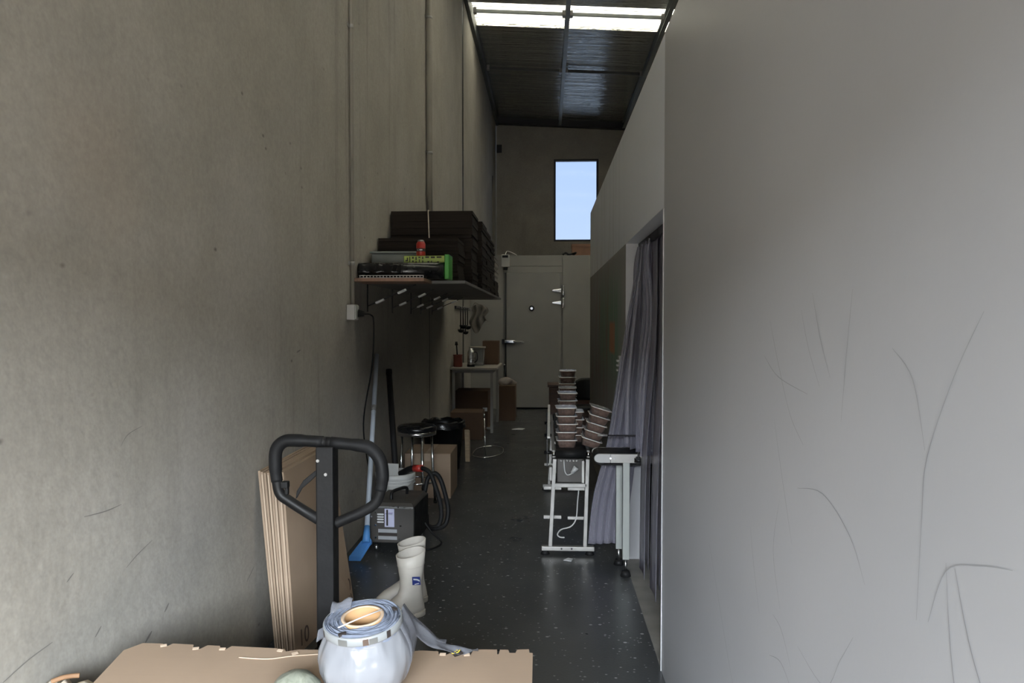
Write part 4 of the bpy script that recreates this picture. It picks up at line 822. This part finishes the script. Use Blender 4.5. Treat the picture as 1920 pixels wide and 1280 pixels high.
for i in range(6): MB().box((.095 + i * .02, CY0 + .018, BZ - .070), (.014, .008, .010), rotm(0, .4 * (-1) ** i, 0)).build('chain_link', 'alu', t, .002)
# second conveyor, entering through the doorway
t = thing('cross_conveyor', 'conveyor with rounded white end coming through the strip curtain', 'conveyor', (.9, 4.42, 0))
Y0, Y1, X0, X1, Z2 = 4.30, 4.535, .315, 2.2, .720
MB().bb((X0, Y0 + .02, Z2 - .008), (X1, Y1 - .02, Z2 + .003)).cyl((X0, Y0 + .02, Z2 - .030), (X0, Y1 - .02, Z2 - .030), .033, n=20).bb((X0, Y0 + .02, Z2 - .068), (X1, Y1 - .02, Z2 - .060)).build('belt', 'black_rubber', t)
for y_ in (Y0, Y1 - .018):
    n = 12; P = [(X0 + .035 * math.cos(math.pi / 2 + math.pi * k / n), y_, Z2 - .024 + .026 * math.sin(math.pi / 2 + math.pi * k / n)) for k in range(n + 1)] + [(X0 + .06, y_, Z2 - .050), (X0 + .06, y_, Z2 + .002)]
    MB().prism(P, (0, 1, 0), .018).build('end_plate', 'white_plastic', t, .003)
    MB().bb((X0 + .06, y_, Z2 - .050), (X1, y_ + .018, Z2 + .002)).build('side_rail', 'alu', t, .002)
for x in (.375, .40): MB().cyl((x, Y0, Z2 - .022), (x, Y0 - .006, Z2 - .022), .006, n=10).build('bolt', 'chrome', t)
for x, y_ in ((.468, Y0 + .03), (.448, Y1 + .0), (2.0, Y0 + .03), (2.0, Y1 - .03)):
    lg = MB().bb((x - .02, y_ - .02, .10), (x + .02, y_ + .02, Z2 - .05)).build('leg', 'galv', t, .002)
    MB().cyl((x, y_, .028), (x, y_, .10), .008, n=8).build('thread', 'steel', lg); MB().cyl((x, y_, 0), (x, y_, .03), .032, .022, 14).build('levelling_foot', 'black_rubber', lg)
pg = MB().cyl((.533, Y0 - .02, Z2 - .03), (.533, Y0 - .02, .835), .005, n=8).build('guide_post', 'steel', t)
MB().cyl((.533, Y0 - .03, Z2 - .03), (.533, Y0, Z2 - .03), .022, n=6).cyl((.51, Y0 - .02, Z2 - .03), (.565, Y0 - .02, Z2 - .03), .013, n=10).build('clamp_knob', 'black_plastic', pg)
MB().cyl((.30, Y0 - .02, .834), (1.2, Y0 - .02, .838), .0045, n=8).build('guide_rod', 'dark_frame', t)
MB().cyl((.298, Y0 - .02, .834), (.355, Y0 - .02, .8345), .0065, n=8).build('rod_tip', 'alu', t)

# ------------------------------------------------------------------ meat trays
TW, TD, TH = .138, .19, .050
def tray_parts():
    def rect(hx, hy, z, r=.018, n=5):
        out = []
        for cx, cy, a0 in ((hx - r, hy - r, 0), (-hx + r, hy - r, 90), (-hx + r, -hy + r, 180), (hx - r, -hy + r, 270)):
            for k in range(n + 1):
                a = math.radians(a0 + 90 * k / n); out.append(Vector((cx + r * math.cos(a), cy + r * math.sin(a), z)))
        return out
    me = MB().rings([rect(TW / 2 - .021, TD / 2 - .021, .002), rect(TW / 2 - .011, TD / 2 - .011, TH - .006)], True, True)
    tr = MB().rings([rect(TW / 2 - .015, TD / 2 - .015, 0), rect(TW / 2 - .006, TD / 2 - .006, TH - .003)], True, False)
    ri = MB().rings([rect(TW / 2 - .006, TD / 2 - .006, TH - .004), rect(TW / 2, TD / 2, TH - .003), rect(TW / 2, TD / 2, TH), rect(TW / 2 - .008, TD / 2 - .008, TH + .0005)], False, False)
    fi = MB().rings([rect(TW / 2 - .003, TD / 2 - .003, TH + .0003), rect(TW / 2 - .003, TD / 2 - .003, TH + .0015)], True, True, False)
    return (('meat', 'meat', me), ('shell', 'tray_clear', tr), ('rim', 'tray_rim', ri), ('film_lid', 'film_silver', fi))
proto = None
def tray(loc, R, label):
    global proto
    r = bpy.data.objects.new('meat_tray', None); COL.objects.link(r); r.empty_display_size = .05
    r.matrix_world = Matrix.Translation(loc) @ R.to_4x4(); tag(r, label, 'food tray', 'sealed meat trays on the conveyor')
    if proto is None:
        ROOT[r.name] = Vector((0, 0, 0)); proto = [m.build(nm, mt, r) for nm, mt, m in tray_parts()]
    else:
        for p in proto:
            c = p.copy(); COL.objects.link(c); c.parent = r
    return r
ordn = ['lowest', 'second from the bottom', 'third from the bottom', 'fourth from the bottom', 'fifth from the bottom', 'sixth from the bottom', 'seventh from the bottom', 'eighth from the bottom']
def stack(where, x, y, n, tilt=0, jit=.004, rz=0, top='topmost'):
    r = random.Random(int(x * 1000 + y * 77)); R = rotm(0, tilt, rz); ax = R @ Vector((0, 0, 1))
    base = Vector((x, y, BZ + .001 + (TW / 2 - .012) * abs(math.sin(tilt)) * .55))
    for i in range(n):
        p = base + ax * (i * (TH + .0022)) + R @ Vector((r.uniform(-jit, jit), r.uniform(-jit, jit), 0))
        tray(p, R @ rotm(0, 0, r.uniform(-.04, .04)), 'meat tray, %s of the %s' % ('topmost' if i == n - 1 else ordn[i], where))
stack('upright front conveyor stack', .133, 4.86, 5)
stack('front stack tilting right', .282, 4.84, 5, math.radians(17))
stack('short stack between the two front stacks', .190, 5.085, 4)
stack('stack just behind the upright front stack', .150, 5.30, 6)
stack('second rearmost conveyor stack', .165, 5.72, 6)
stack('tallest rear conveyor stack', .175, 6.10, 8)
# dark cabinet and chair beyond the conveyor
t = thing('dark_cabinet', 'low dark brown wooden cabinet beyond the conveyor', 'cabinet', (.3, 9.7, 0))
MB().bb((.04, 9.5, .06), (.56, 9.9, .64)).build('body', 'wood_dark', t, .004); MB().bb((.02, 9.48, .64), (.58, 9.92, .67)).build('top', 'wood_dark', t, .004)
for x in (.05, .31):
    d = MB().bb((x, 9.482, .08), (x + .24, 9.4995, .62)).build('door', 'wood_dark', t, .003); MB().cyl((x + .2, 9.482, .4), (x + .2, 9.46, .4), .012, n=10).build('knob', 'steel', d)
for x in (.06, .54):
    for y_ in (9.52, 9.88): MB().bb((x - .02, y_ - .02, 0), (x + .02, y_ + .02, .06)).build('foot', 'wood_dark', t)
t = thing('black_chair', 'black chair with rounded back beyond the conveyor', 'chair', (.47, 8.95, 0))
MB().bb((.33, 8.78, .43), (.68, 9.12, .47)).build('seat', 'black_plastic', t, .015)
MB().grid(lambda u, v: (.34 + .33 * u, 9.10 + .04 * v - .05 * (2 * u - 1) ** 2, .52 + .27 * v - .07 * (2 * u - 1) ** 4 * v), 12, 8).build('backrest', 'black_plastic', t, thick=.02)
for x in (.35, .66):
    for y_ in (8.80, 9.10): MB().cyl((x, y_, 0), (x, y_, .43), .012, n=10).build('leg', 'steel', t)
    MB().cyl((x, 9.11, .46), (x, 9.11, .56), .012, n=10).build('back_post', 'steel', t)
